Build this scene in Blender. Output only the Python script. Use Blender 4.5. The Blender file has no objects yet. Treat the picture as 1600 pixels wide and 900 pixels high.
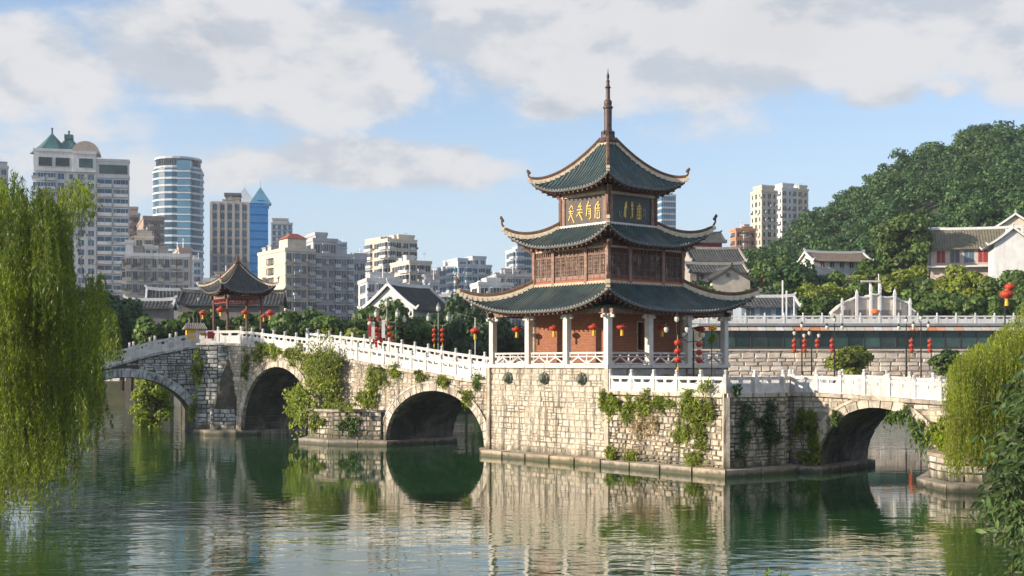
import bpy, math, random
import numpy as np
from math import sin, cos, pi, radians, sqrt, atan2
from mathutils import Vector, Matrix
random.seed(7); RNG = np.random.default_rng(7)
SC = bpy.context.scene
COL = SC.collection
# ------------------------------------------------------------------ camera, sky, sun, exposure
F = 1991.0; HZ = 567.0; CZ = 6.3            # focal length in photo pixels, horizon row, eye height above the water
cam = bpy.data.objects.new('camera', bpy.data.cameras.new('camera')); COL.objects.link(cam)
cam.location = (0, 0, CZ); cam.rotation_euler = (pi/2, 0, 0)
cam.data.sensor_width = 36; cam.data.lens = F/1600*36; cam.data.shift_y = (HZ-450)/1600
cam.data.clip_start = 0.3; cam.data.clip_end = 20000
SC.camera = cam
SUN = Vector((-0.93, -0.30, 0.0)).normalized(); SEL = radians(17)
sunv = Vector((SUN.x*cos(SEL), SUN.y*cos(SEL), sin(SEL)))
sun = bpy.data.objects.new('sun', bpy.data.lights.new('sun', 'SUN')); COL.objects.link(sun)
sun.data.energy = 5.0; sun.data.angle = radians(0.6); sun.data.color = (1.0, 0.86, 0.68)
sun.rotation_euler = sunv.to_track_quat('Z', 'Y').to_euler()
SC.view_settings.view_transform = 'Standard'; SC.view_settings.look = 'None'
SC.view_settings.exposure = 0.60; SC.view_settings.gamma = 1
SC.cycles.max_bounces = 6; SC.cycles.transparent_max_bounces = 8
SC.cycles.volume_bounces = 0

class NT:
    """tiny helper to write node trees"""
    def __init__(s, t): s.t = t; s.n = t.nodes; s.l = t.links
    def new(s, ty, **kw):
        n = s.n.new(ty)
        for k, v in kw.items(): setattr(n, k, v)
        return n
    def put(s, sock, v):
        if hasattr(v, 'is_output'): s.l.new(v, sock)
        elif v is not None: sock.default_value = v
    def math(s, op, a, b=None, c=None, clamp=False):
        n = s.new('ShaderNodeMath', operation=op, use_clamp=clamp)
        s.put(n.inputs[0], a)
        if b is not None: s.put(n.inputs[1], b)
        if c is not None: s.put(n.inputs[2], c)
        return n.outputs[0]
    def sstep(s, x, a, b, o0=0.0, o1=1.0):
        n = s.new('ShaderNodeMapRange', interpolation_type='SMOOTHSTEP')
        s.put(n.inputs['Value'], x); n.inputs['From Min'].default_value = a; n.inputs['From Max'].default_value = b
        n.inputs['To Min'].default_value = o0; n.inputs['To Max'].default_value = o1
        return n.outputs[0]
    def mix(s, f, a, b, mode='MIX'):
        n = s.new('ShaderNodeMix', data_type='RGBA', blend_type=mode)
        s.put(n.inputs['Factor'], f)
        for k, v in ((6, a), (7, b)):
            if isinstance(v, (tuple, list)): v = tuple(v)+((1,) if len(v) == 3 else ())
            s.put(n.inputs[k], v)
        return n.outputs[2]
    def noise(s, vec, scale, detail=3, rough=0.5, dist=0.0):
        n = s.new('ShaderNodeTexNoise'); s.put(n.inputs['Vector'], vec)
        n.inputs['Scale'].default_value = scale; n.inputs['Detail'].default_value = detail
        n.inputs['Roughness'].default_value = rough; n.inputs['Distortion'].default_value = dist
        return n.outputs['Fac']
    def comb(s, x, y, z=0.0):
        n = s.new('ShaderNodeCombineXYZ')
        for k, v in enumerate((x, y, z)): s.put(n.inputs[k], v)
        return n.outputs[0]
    def vscale(s, vec, sc, off=(0, 0, 0)):
        n = s.new('ShaderNodeMapping'); s.put(n.inputs['Vector'], vec)
        n.inputs['Scale'].default_value = sc; n.inputs['Location'].default_value = off
        return n.outputs[0]

W = bpy.data.worlds.new('World'); SC.world = W; W.use_nodes = True
w = NT(W.node_tree); w.n.clear()
sky = w.new('ShaderNodeTexSky', sky_type='NISHITA', sun_disc=False)
sky.sun_elevation = SEL; sky.sun_rotation = atan2(SUN.x, SUN.y); sky.altitude = 1000
sky.air_density = 1.0; sky.dust_density = 0.6; sky.ozone_density = 1.5
tc = w.new('ShaderNodeTexCoord'); sep = w.new('ShaderNodeSeparateXYZ'); w.l.new(tc.outputs['Generated'], sep.inputs[0])
dx, dy, dz = sep.outputs
az = w.math('ARCTAN2', dx, dy)
el = w.math('ARCSINE', dz)
P2 = w.comb(az, w.math('MULTIPLY', el, 1.35), 0.0)
n1 = w.noise(w.vscale(P2, (1, 1.3, 1)), 7.5, 9, 0.58, 0.15)
n1b = w.noise(w.vscale(P2, (1, 1.5, 1), (0.012, -0.018, 0)), 7.5, 9, 0.58, 0.15)   # the same cloud, one step away from the sun
n2 = w.noise(P2, 3.0, 2)
bias = None
CL = [(60,140,190,70,1.0),(330,105,200,70,1.1),(520,105,160,80,1.05),(640,70,120,75,.75),(800,60,170,85,1.0),(980,70,220,105,1.15),
      (1240,55,260,85,1.15),(1480,60,240,95,1.1),(1560,120,160,70,.8),(590,262,190,36,1.05),(350,270,170,40,.8),(865,172,52,17,1.15),(1075,150,60,14,1.0),
      (1375,166,75,26,.95),(1455,165,50,22,.8),(210,215,230,35,.55),(60,250,120,60,.5),(700,250,80,28,.8)]
for (cu, cv, ru, rv, amp) in CL:
    a0 = (cu-800)/F; e0 = (HZ-cv)/F
    ax = w.math('DIVIDE', w.math('SUBTRACT', az, a0), ru*1.25/F)
    ex = w.math('DIVIDE', w.math('SUBTRACT', el, e0), rv*1.35/F)
    r2 = w.math('ADD', w.math('MULTIPLY', ax, ax), w.math('MULTIPLY', ex, ex))
    g = w.math('MULTIPLY', w.math('EXPONENT', w.math('MULTIPLY', r2, -1.0)), amp)
    bias = g if bias is None else w.math('MAXIMUM', bias, g)
# beyond the picture the same broken cloud goes on
out = w.math('MAXIMUM', w.sstep(w.math('ABSOLUTE', az), 0.42, 0.6), w.sstep(el, 0.30, 0.42))
far = w.math('MULTIPLY', w.sstep(n2, 0.42, 0.62), 0.95)
mx = w.new('ShaderNodeMix'); w.put(mx.inputs[0], out); w.put(mx.inputs[2], bias); w.put(mx.inputs[3], far)
bias = mx.outputs[0]
dens = w.math('ADD', bias, w.math('MULTIPLY', w.math('SUBTRACT', n1, 0.5), 2.1))
cov = w.sstep(dens, 0.30, 0.72)
lit = w.math('SUBTRACT', n1, n1b)
shade = w.sstep(w.math('ADD', w.math('MULTIPLY', lit, 5.0), w.math('MULTIPLY', w.math('SUBTRACT', w.noise(P2, 3.4, 2), 0.5), 1.6)), -0.55, 0.30)
thick = w.sstep(dens, 0.8, 1.7)
cl_lit = w.mix(thick, (0.86, 0.85, 0.86), (0.80, 0.785, 0.79))
cl_drk = w.mix(thick, (0.62, 0.665, 0.735), (0.48, 0.52, 0.59))
ccol = w.mix(shade, cl_drk, cl_lit)
# a thin pale veil towards the horizon
veil = w.sstep(el, 0.0, 0.25, 0.90, 0.16)
veil = w.math('MULTIPLY', veil, w.math('ADD', 0.62, w.math('MULTIPLY', n2, 0.8)), clamp=True)
bg1 = w.new('ShaderNodeBackground'); w.put(bg1.inputs[0], w.mix(1.0, sky.outputs[0], (1.0, 1.0, 1.04), 'MULTIPLY')); bg1.inputs[1].default_value = 0.135
bg2 = w.new('ShaderNodeBackground'); w.put(bg2.inputs[0], ccol); bg2.inputs[1].default_value = 0.62
bg3 = w.new('ShaderNodeBackground'); bg3.inputs[0].default_value = (0.58, 0.68, 0.80, 1); bg3.inputs[1].default_value = 0.70
m1 = w.new('ShaderNodeMixShader'); w.put(m1.inputs[0], veil); w.l.new(bg1.outputs[0], m1.inputs[1]); w.l.new(bg3.outputs[0], m1.inputs[2])
m2 = w.new('ShaderNodeMixShader'); w.put(m2.inputs[0], w.math('MULTIPLY', cov, 0.95)); w.l.new(m1.outputs[0], m2.inputs[1]); w.l.new(bg2.outputs[0], m2.inputs[2])
wo = w.new('ShaderNodeOutputWorld'); w.l.new(m2.outputs[0], wo.inputs[0])

# ------------------------------------------------------------------ helpers
def PX(u, Y): return (u-800)/F*Y
def PZ(v, Y): return CZ-(v-HZ)*Y/F
def nz(name): return ''.join(name)

MATS = {}
def mat(name, col, rough=0.7, var=0.25, scale=1.5, col2=None, f2=0.5, bump=0.0, bscale=None, rnd=0.0, metal=0.0,
        spec=None, streak=0.0, island=0.0, transl=0.0, stretch=(1, 1, 1), coat=0.0, tide=0, world=True):
    if name in MATS: return MATS[name]
    m = bpy.data.materials.new(name); m.use_nodes = True; t = NT(m.node_tree)
    b = t.n['Principled BSDF']
    if world:
        g = t.new('ShaderNodeNewGeometry'); pos = g.outputs['Position']
    else:
        g = t.new('ShaderNodeNewGeometry'); pos = t.new('ShaderNodeTexCoord').outputs['Object']
    vec = t.vscale(pos, stretch)
    n = t.noise(vec, scale, 6, 0.6)
    c = t.mix(t.sstep(n, 0.3, 0.7), tuple(x*(1-var) for x in col), tuple(min(1, x*(1+var)) for x in col))
    if col2:
        nn = t.noise(vec, scale*0.37, 5, 0.65, 0.4)
        c = t.mix(t.math('MULTIPLY', t.sstep(nn, 1-f2-0.12, 1-f2+0.12), 0.9), c, col2)
    if streak:
        sv = t.vscale(pos, (1.5, 1.5, 0.14)); s_ = t.noise(sv, 1.6, 6, 0.7)
        c = t.mix(t.math('MULTIPLY', t.sstep(s_, 0.52, 0.60), streak), c, tuple(x*0.25 for x in col))
    if tide:
        sz_ = t.new('ShaderNodeSeparateXYZ'); t.l.new(pos, sz_.inputs[0]); hh = t.math('ADD', sz_.outputs[2], t.math('MULTIPLY', t.math('SUBTRACT', t.noise(t.vscale(pos, (1.2,1.2,.3)), 1.0, 5, .7), .5), -tide*2.2))
        c = t.mix(t.sstep(hh, tide*1.1, tide*.35, 0, .85), c, (.055,.060,.032))
    if rnd:
        oi = t.new('ShaderNodeObjectInfo'); h = t.new('ShaderNodeHueSaturation'); t.put(h.inputs['Color'], c)
        t.put(h.inputs['Value'], t.math('ADD', 1-rnd, t.math('MULTIPLY', oi.outputs['Random'], 2*rnd)))
        wn = t.math('FRACT', t.math('MULTIPLY', oi.outputs['Random'], 37.7))
        t.put(h.inputs['Saturation'], t.math('ADD', 0.75, t.math('MULTIPLY', wn, 0.5)))
        c = h.outputs[0]
    if island:
        h = t.new('ShaderNodeHueSaturation'); t.put(h.inputs['Color'], c)
        ri = g.outputs['Random Per Island']
        t.put(h.inputs['Value'], t.math('ADD', 1-island, t.math('MULTIPLY', ri, 2*island)))
        t.put(h.inputs['Hue'], t.math('ADD', 0.485, t.math('MULTIPLY', t.math('FRACT', t.math('MULTIPLY', ri, 13.3)), 0.03)))
        c = h.outputs[0]
    t.put(b.inputs['Base Color'], c); b.inputs['Roughness'].default_value = rough; b.inputs['Metallic'].default_value = metal
    if spec is not None: b.inputs['Specular IOR Level'].default_value = spec
    if coat: b.inputs['Coat Weight'].default_value = coat
    if bump:
        bn = t.new('ShaderNodeBump'); bn.inputs['Strength'].default_value = 0.8; bn.inputs['Distance'].default_value = bump
        t.put(bn.inputs['Height'], t.noise(vec, bscale or scale*6, 5, 0.65)); t.l.new(bn.outputs[0], b.inputs['Normal'])
    if transl:
        tr = t.new('ShaderNodeBsdfTranslucent'); t.put(tr.inputs[0], t.mix(1.0, c, (1.25, 1.3, 0.7), 'MULTIPLY'))
        ms = t.new('ShaderNodeMixShader'); ms.inputs[0].default_value = transl
        t.l.new(b.outputs[0], ms.inputs[1]); t.l.new(tr.outputs[0], ms.inputs[2])
        t.l.new(ms.outputs[0], t.n['Material Output'].inputs[0])
    MATS[name] = m; return m

stone = mat('pale_limestone', (.55,.475,.385), .85, .2, 3.2, (.34,.285,.22), .36, .035, 7, rnd=.12, streak=.85, tide=1.0)
stone_r = mat('rough_limestone', (.53,.46,.375), .9, .25, 2.2, (.20,.17,.12), .36, .06, 6, rnd=.22, streak=.8, tide=1.1)
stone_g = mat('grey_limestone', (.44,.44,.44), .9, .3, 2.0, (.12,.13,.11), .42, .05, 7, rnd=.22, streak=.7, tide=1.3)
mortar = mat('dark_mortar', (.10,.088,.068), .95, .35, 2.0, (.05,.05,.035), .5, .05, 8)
mortar_l = mat('pale_mortar', (.34,.30,.235), .95, .3, 1.5, (.12,.10,.075), .45, .04, 8, streak=.6)
barrelm = mat('dark_vault_stone', (.15,.135,.115), .85, .4, 1.2, (.045,.042,.035), .5, .05, 6, rnd=.2)  # darker tone than the face stones
ledgem = mat('ledge_stone', (.36,.30,.235), .85, .25, 1.6, (.17,.15,.11), .4, .04, 7, rnd=.12, tide=.30)
marble = mat('white_marble', (.60,.58,.56), .6, .14, 2.2, (.36,.34,.31), .38, .012, 14, rnd=.10, streak=.35)
column = mat('pale_column_stone', (.62,.58,.53), .6, .1, 1.5, (.45,.41,.36), .3, .01, 12)
tile = mat('green_glazed_tile', (.040,.070,.073), .42, .4, 1.1, (.110,.112,.088), .40, .02, 10, island=.0, coat=.1)
tile2 = mat('green_tile_ribs', (.048,.083,.087), .40, .38, 1.3, (.125,.128,.10), .40, .01, 12, island=.22, coat=.1)
tileend = mat('tile_ends', (.18,.20,.19), .6, .3, 5)
tilegrey = mat('grey_clay_tile', (.062,.064,.062), .7, .3, 1.2, (.12,.12,.10), .35, island=.2)
cream = mat('cream_ridge_plaster', (.66,.56,.42), .7, .15, 4, (.40,.30,.20), .35)
brown = mat('rust_brown_ridge', (.13,.065,.035), .7, .3, 5, (.24,.13,.07), .3)
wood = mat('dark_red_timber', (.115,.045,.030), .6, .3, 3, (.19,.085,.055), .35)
wood2 = mat('sunlit_weathered_timber', (.23,.135,.10), .7, .3, 6, (.40,.27,.20), .38)  # paler timber; sunlight on the left faces is put into this colour
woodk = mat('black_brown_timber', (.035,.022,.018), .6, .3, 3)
palebeam = mat('pale_beam', (.46,.36,.25), .7, .25, 6)
gold = mat('gold_leaf', (.60,.40,.09), .4, .25, 9, metal=.3)
dull = mat('faded_paint', (.22,.24,.24), .6, .2, 9)
iron = mat('dark_cast_iron', (.03,.028,.026), .45, .2, 9, metal=.5)
postg = mat('grey_green_paint', (.20,.23,.19), .5, .2, 6)
bronze = mat('green_bronze', (.10,.12,.09), .6, .35, 7, (.16,.11,.06), .4, .01, 30)
redp = mat('red_silk', (.42,.022,.016), .55, .2, 9, island=.1)
redd = mat('dark_red_paint', (.30,.03,.03), .6, .25, 5)
yel = mat('yellow_cloth', (.80,.42,.03), .7, .12, 7)
orng = mat('orange_cloth', (.70,.14,.03), .7, .2, 7)
white = mat('white_plaster', (.66,.66,.66), .8, .08, .8, (.50,.50,.49), .25, streak=.15)
glob = mat('milk_glass', (.55,.54,.47), .3, .05, 5)
pink = mat('pinkish_wall', (.62,.54,.46), .9, .25, .5, (.36,.28,.23), .4, .03, 4, rnd=.25)
bark = mat('bark', (.075,.055,.038), .9, .35, 6, bump=.02)
soil = mat('soil', (.10,.085,.055), .95, .3, .5, (.05,.075,.025), .5)
pave = mat('grey_paving', (.27,.26,.24), .9, .15, .8)
glass = mat('window_glass', (.055,.07,.085), .14, .4, .35, spec=.6, rnd=.6)
glassb = mat('blue_window_glass', (.04,.115,.19), .22, .4, .12, spec=.45, rnd=.25)
teal = mat('teal_window_glass', (.025,.058,.055), .2, .4, .3, spec=.4, rnd=.6)
def leafm(name, c, v=.3, tr=.35, isl=.3, sc=.5, c2=None, f2=.35): return mat(name, c, .55, v, sc, c2, f2, island=isl, transl=tr)
L_will = leafm('willow_leaf', (.190,.245,.012), .4, .42, .45, .5, (.055,.11,.010), .45)
L_wilr = leafm('sunlit_willow_leaf', (.23,.29,.016), .35, .45, .45, .7, (.09,.15,.012), .35)
L_ivy = leafm('ivy_leaf', (.20,.245,.026), .35, .35, .4, 1.2, (.11,.14,.02), .4)
L_dk = leafm('dark_tree_leaf', (.050,.095,.034), .4, .25, .3, .2)
L_md = leafm('green_tree_leaf', (.080,.140,.022), .4, .3, .35, .2)
L_br = leafm('bright_tree_leaf', (.20,.245,.026), .35, .35, .3, .2)
L_hl = leafm('hill_leaf', (.034,.088,.020), .4, .22, .22, .30, (.085,.145,.025), .42)
L_sh = leafm('glossy_shrub_leaf', (.060,.105,.026), .4, .25, .4, 2.0)

class MB:
    def __init__(s): s.v = []; s.f = []; s.m = []
    def add(s, vs, fs, mi=0, xf=None):
        n = len(s.v)
        s.v += [tuple(xf @ Vector(p)) if xf else tuple(p) for p in vs]
        s.f += [tuple(i+n for i in q) for q in fs]; s.m += [mi]*len(fs); return s
    def box(s, x0, x1, y0, y1, z0, z1, mi=0, xf=None):
        return s.add([(x0,y0,z0),(x1,y0,z0),(x1,y1,z0),(x0,y1,z0),(x0,y0,z1),(x1,y0,z1),(x1,y1,z1),(x0,y1,z1)],
                     [(0,3,2,1),(4,5,6,7),(0,1,5,4),(1,2,6,5),(2,3,7,6),(3,0,4,7)], mi, xf)
    def hexa(s, p, mi=0):       # eight corners: four below, four above
        return s.add(p, [(0,3,2,1),(4,5,6,7),(0,1,5,4),(1,2,6,5),(2,3,7,6),(3,0,4,7)], mi)
    def prism(s, poly, z0, z1, mi=0, top=None):
        n = len(poly); tp = top or poly
        s.add([(x,y,z0) for x,y in poly]+[(x,y,z1) for x,y in tp],
              [tuple(range(n))[::-1], tuple(range(n,2*n))]+[(i,(i+1)%n,n+(i+1)%n,n+i) for i in range(n)], mi); return s
    def lathe(s, prof, seg=12, c=(0,0,0), mi=0, xf=None):
        vs = []; fs = []
        for r, z in prof:
            for k in range(seg): vs.append((c[0]+r*cos(2*pi*k/seg), c[1]+r*sin(2*pi*k/seg), c[2]+z))
        for i in range(len(prof)-1):
            for k in range(seg):
                a = i*seg+k; b = i*seg+(k+1)%seg; fs.append((a, b, b+seg, a+seg))
        fs.append(tuple(range(seg))[::-1]); fs.append(tuple(range(len(vs)-seg, len(vs))))
        return s.add(vs, fs, mi, xf)
    def tube(s, pts, r, seg=6, mi=0):
        pts = [Vector(p) for p in pts]; n = len(pts); vs = []; fs = []
        for i, p in enumerate(pts):
            d = (pts[min(i+1,n-1)]-pts[max(i-1,0)]).normalized()
            a = d.cross(Vector((0,0,1)) if abs(d.z) < .95 else Vector((1,0,0))).normalized(); b = d.cross(a)
            rr = r[i] if isinstance(r, (list, tuple)) else r
            for k in range(seg): vs.append(p+a*rr*cos(2*pi*k/seg)+b*rr*sin(2*pi*k/seg))
        for i in range(n-1):
            for k in range(seg):
                a = i*seg+k; b = i*seg+(k+1)%seg; fs.append((a, b, b+seg, a+seg))
        fs.append(tuple(range(seg))[::-1]); fs.append(tuple(range(len(vs)-seg, len(vs))))
        return s.add(vs, fs, mi)
    def sweep(s, pts, prof, up=Vector((0,0,1)), mi=0, sc=None):     # prof: (side, up) outline carried along pts
        pts = [Vector(p) for p in pts]; n = len(pts); k = len(prof); vs = []; fs = []
        for i, p in enumerate(pts):
            d = (pts[min(i+1,n-1)]-pts[max(i-1,0)]).normalized(); a = d.cross(up).normalized(); b = a.cross(d)
            q = sc[i] if sc else 1
            for x, z in prof: vs.append(p+a*x*q+b*z*q)
        for i in range(n-1):
            for j in range(k): fs.append((i*k+j, i*k+(j+1)%k, (i+1)*k+(j+1)%k, (i+1)*k+j))
        fs.append(tuple(range(k))[::-1]); fs.append(tuple(range((n-1)*k, n*k)))
        return s.add(vs, fs, mi)
    def mesh(s, name, mats):
        me = bpy.data.meshes.new(name); me.from_pydata(s.v, [], s.f)
        for m in (mats if isinstance(mats, (list, tuple)) else [mats]): me.materials.append(m)
        me.polygons.foreach_set('material_index', s.m); me.update(); return me
    def build(s, name, mats, parent=None, kind=None, smooth=False, label=None):
        me = s.mesh(name, mats)
        if smooth: me.polygons.foreach_set('use_smooth', [True]*len(me.polygons))
        return link(name, me, parent, kind, label)

def link(name, me, parent=None, kind=None, label=None, loc=None, rot=None, sc=None):
    o = bpy.data.objects.new(name, me); COL.objects.link(o)
    if parent: o.parent = parent
    if kind: o['kind'] = kind
    if label: o['label'] = label
    if loc is not None: o.location = loc
    if rot is not None: o.rotation_euler = rot
    if sc is not None: o.scale = sc
    return o
def tag(o, label, cat, group=None, kind=None):
    o['label'] = label; o['category'] = cat
    if group: o['group'] = group
    if kind: o['kind'] = kind
    return o
def thing(name, label, cat, loc=(0,0,0), rz=0.0, group=None):
    o = bpy.data.objects.new(name, None); COL.objects.link(o); o.empty_display_size = .3
    o.location = loc; o.rotation_euler = (0,0,rz); return tag(o, label, cat, group)
def copy_tree(o, parent=None):
    c = o.copy(); COL.objects.link(c); c.parent = parent
    for ch in list(o.children): copy_tree(ch, c)
    return c

# ---- leaves
def leafmesh(name, cen, nrm, size, aspect=.5, jit=.7, mi_mat=None, droop=None):
    n = len(cen); cen = np.asarray(cen, float); nrm = np.asarray(nrm, float)+RNG.normal(0, jit, (n,3))
    nrm /= np.linalg.norm(nrm, axis=1)[:,None]+1e-9
    t = RNG.normal(0, 1, (n,3))
    if droop is not None: t = RNG.normal(0, .35, (n,3))+np.array([0,0,-1.0])*droop
    t -= (t*nrm).sum(1)[:,None]*nrm; t /= np.linalg.norm(t, axis=1)[:,None]+1e-9
    b = np.cross(nrm, t)
    s = (np.asarray(size)*RNG.uniform(.6, 1.3, n))[:,None]
    v = np.stack([cen-t*s, cen+b*s*aspect-t*s*.1, cen+t*s, cen-b*s*aspect-t*s*.1], 1).reshape(-1,3)
    me = bpy.data.meshes.new(name); me.vertices.add(4*n); me.vertices.foreach_set('co', v.astype(np.float32).ravel())
    me.loops.add(4*n); me.loops.foreach_set('vertex_index', np.arange(4*n, dtype=np.int32))
    me.polygons.add(n); me.polygons.foreach_set('loop_start', np.arange(0, 4*n, 4, dtype=np.int32))
    if mi_mat: me.materials.append(mi_mat)
    me.update(calc_edges=True); return me
def lobes(R, n, rl, flat=.8):
    """lobe centres spread through an ellipsoid of radii R"""
    c = RNG.normal(0, 1, (n,3)); c /= np.linalg.norm(c, axis=1)[:,None]
    c *= (RNG.uniform(.15, 1, n)**(1/2.2))[:,None]*(1-rl); return c*np.array(R), RNG.uniform(.7, 1.25, n)*rl*np.mean(R)
def crown_pts(R, nl, rl, n, shell=.5):
    c, r = lobes(R, nl, rl); k = RNG.integers(0, nl, n)
    d = RNG.normal(0, 1, (n,3)); d /= np.linalg.norm(d, axis=1)[:,None]; d[:,2] = np.where(d[:,2] < -.35, -d[:,2], d[:,2])
    q = c[k]+d*(r[k]*(RNG.uniform(shell, 1, n)))[:,None]*np.array([1,1,.85]); return q, d
def tree(label, x, y, zb, h, R, m=None, name='broadleaf_tree', n=2600, ls=.30, group=None, cat='tree', trunk=True, th=None, nl=22, rl=.36):
    t = thing(name, label, cat, (x,y,zb), RNG.uniform(0,6), group); m = m or L_md
    hc = h-R[2]
    if trunk:
        b = MB(); r0 = max(.12, h*.022)
        b.tube([(0,0,-.5),(RNG.uniform(-.2,.2),RNG.uniform(-.2,.2),hc*.5),(RNG.uniform(-.5,.5),RNG.uniform(-.5,.5),hc),(0,0,hc+R[2]*.5)], [r0*1.3,r0,r0*.7,r0*.3], 7)
        for k in range(6):
            a = k*1.05+RNG.uniform(0,.6); z0 = hc*RNG.uniform(.55,1)
            b.tube([(0,0,z0),(R[0]*.35*cos(a),R[1]*.35*sin(a),z0+R[2]*.35),(R[0]*.7*cos(a),R[1]*.7*sin(a),z0+R[2]*.55)], [r0*.45,r0*.3,r0*.1], 5)
        b.build('trunk', bark, t)
    q, d = crown_pts(R, nl, rl, n)
    link('crown', leafmesh('crown', q, d*1.3, ls, .6, .5, m), t, loc=(0,0,hc)); return t
def wall_growth(label, c, R, n=500, ls=.12, m=None, name='ivy_patch', cat='ivy', nl=14, asp=.4, nrm=(0,-.8,.5), droop=.5, group=None):
    """a ragged patch on a wall: many small tufts scattered over (x, z), hanging tails below"""
    sx, sy, sz = R; cx = RNG.normal(0,.42,nl)*sx; czz = RNG.normal(0,.42,nl)*sz; r = RNG.uniform(.5,1.3,nl)*(.10+.22*min(sx,sz)); k = RNG.integers(0,nl,n)
    q = RNG.normal(0,.5,(n,3))*r[k][:,None]*np.array([1,1,1.1]); tail = RNG.random(n) < .18; q[:,2] -= tail*RNG.exponential(.35,n)*sz
    x = cx[k]+q[:,0]; z = czz[k]+q[:,2]
    o_ = np.argsort(-czz); lx, lz = [], []        # runners that tie the tufts together
    for i in range(1, nl):
        a = o_[i]; j = o_[:i][np.argmin((cx[o_[:i]]-cx[a])**2+(czz[o_[:i]]-czz[a])**2)]; L = math.hypot(cx[a]-cx[j], czz[a]-czz[j]); m_ = max(2, int(L/(ls*.55)))
        f = np.linspace(0,1,m_); lx.append(cx[a]+(cx[j]-cx[a])*f); lz.append(czz[a]+(czz[j]-czz[a])*f)
    lx = np.concatenate(lx); lz = np.concatenate(lz); x = np.concatenate([x, lx+RNG.normal(0,.01,len(lx))]); z = np.concatenate([z, lz]); q = np.concatenate([q, np.zeros((len(lx),3))]); n = len(x)
    y = -np.abs(q[:,1])*min(1,sy/.3)-RNG.uniform(0,sy*.35,n)
    p = np.stack([x,y,z],1); o = link(name, leafmesh(name, p, np.tile(np.array(nrm),(n,1))+RNG.normal(0,.5,(n,3)), ls, asp, .5, m or L_ivy, droop), loc=c)
    return tag(o, label, cat, group)
def plant(label, c, R, n=500, ls=.12, m=None, name='wall_shrub', cat='shrub', nl=9, rl=.42, nrm=(-.5,-.6,.3), droop=None, asp=.45, group=None):
    q, d = crown_pts(R, nl, rl, n, .2)
    o = link(name, leafmesh(name, q, d+np.array(nrm)*.8, ls, asp, .6, m or L_ivy, droop), loc=c)
    return tag(o, label, cat, group)
# ------------------------------------------------------------------ water and land
def water():
    b = MB(); b.add([(-500,2,0),(500,2,0),(500,400,0),(-500,400,0)], [(0,1,2,3)])
    m = bpy.data.materials.new('river_water'); m.use_nodes = True; t = NT(m.node_tree); p = t.n['Principled BSDF']
    pos = t.new('ShaderNodeNewGeometry').outputs['Position']
    sx = t.new('ShaderNodeSeparateXYZ'); t.l.new(pos, sx.inputs[0])
    c = t.mix(t.sstep(t.noise(pos, .03, 3), .35, .65), (.018,.064,.018), (.024,.076,.026))
    t.put(p.inputs['Base Color'], c); p.inputs['Roughness'].default_value = .035; p.inputs['IOR'].default_value = 1.6
    # ripples: short wind waves, longer swell, and a stronger current in the left half of the river
    r1 = t.noise(t.vscale(pos, (.5, 1.0, 1)), 1.35, 1, .4, .7); r2 = t.noise(t.vscale(pos, (.6, 1.1, 1)), 3.6, 1, .5, .4); r3 = t.noise(t.vscale(pos, (.4,1.0,1)), .42, 1, .4, .6)
    cur = t.sstep(t.math('ADD', sx.outputs[0], t.math('MULTIPLY', sx.outputs[1], .28)), 12.0, -4.0)
    pat = t.sstep(t.noise(t.vscale(pos, (.03,.07,1)), 1.0, 3), .38, .62, .30, 1.0)
    near = t.sstep(sx.outputs[1], 68, 40, 0.0, 1.0)
    farr = t.sstep(sx.outputs[1], 84, 104, 0.0, .9)
    amp = t.math('MULTIPLY', t.math('ADD', t.math('ADD', .05, farr), t.math('ADD', t.math('MULTIPLY', cur, .38), t.math('MULTIPLY', near, .48))), pat)
    hgt = t.math('ADD', t.math('ADD', t.math('MULTIPLY', r1, .050), t.math('MULTIPLY', r2, .009)), t.math('MULTIPLY', r3, .05))
    bp = t.new('ShaderNodeBump'); bp.inputs['Strength'].default_value = 1; bp.inputs['Distance'].default_value = 1.0
    t.put(bp.inputs['Height'], t.math('MULTIPLY', hgt, amp)); t.l.new(bp.outputs[0], p.inputs['Normal'])
    o = b.build('water', m); o['kind'] = 'structure'
water()
def struct(name, mb, m):
    o = mb.build(name, m); o['kind'] = 'structure'; return o
b = MB(); b.add([(-600,2,-3),(600,2,-3),(600,400,-3),(-600,400,-3)], [(0,1,2,3)]); struct('river_bed', b, soil)
b = MB(); b.prism([(-700,196),(18,192),(24,158),(700,150),(4000,600),(9000,9000),(-9000,9000),(-4000,600)], -3, 3.5); struct('far_ground', b, soil)
b = MB(); b.prism([(-60,-40),(60,-40),(60,14),(22,17.5),(-14,17.5),(-20,28),(-27,46),(-30,60),(-75,75)], -3, 1.9, 0); struct('near_bank', b, soil)
b = MB(); b.prism([(-700,222),(25,218),(28,240),(28,4000),(-4000,4000)], 3.5, 6.1, 0); struct('upper_ground', b, soil)

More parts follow.
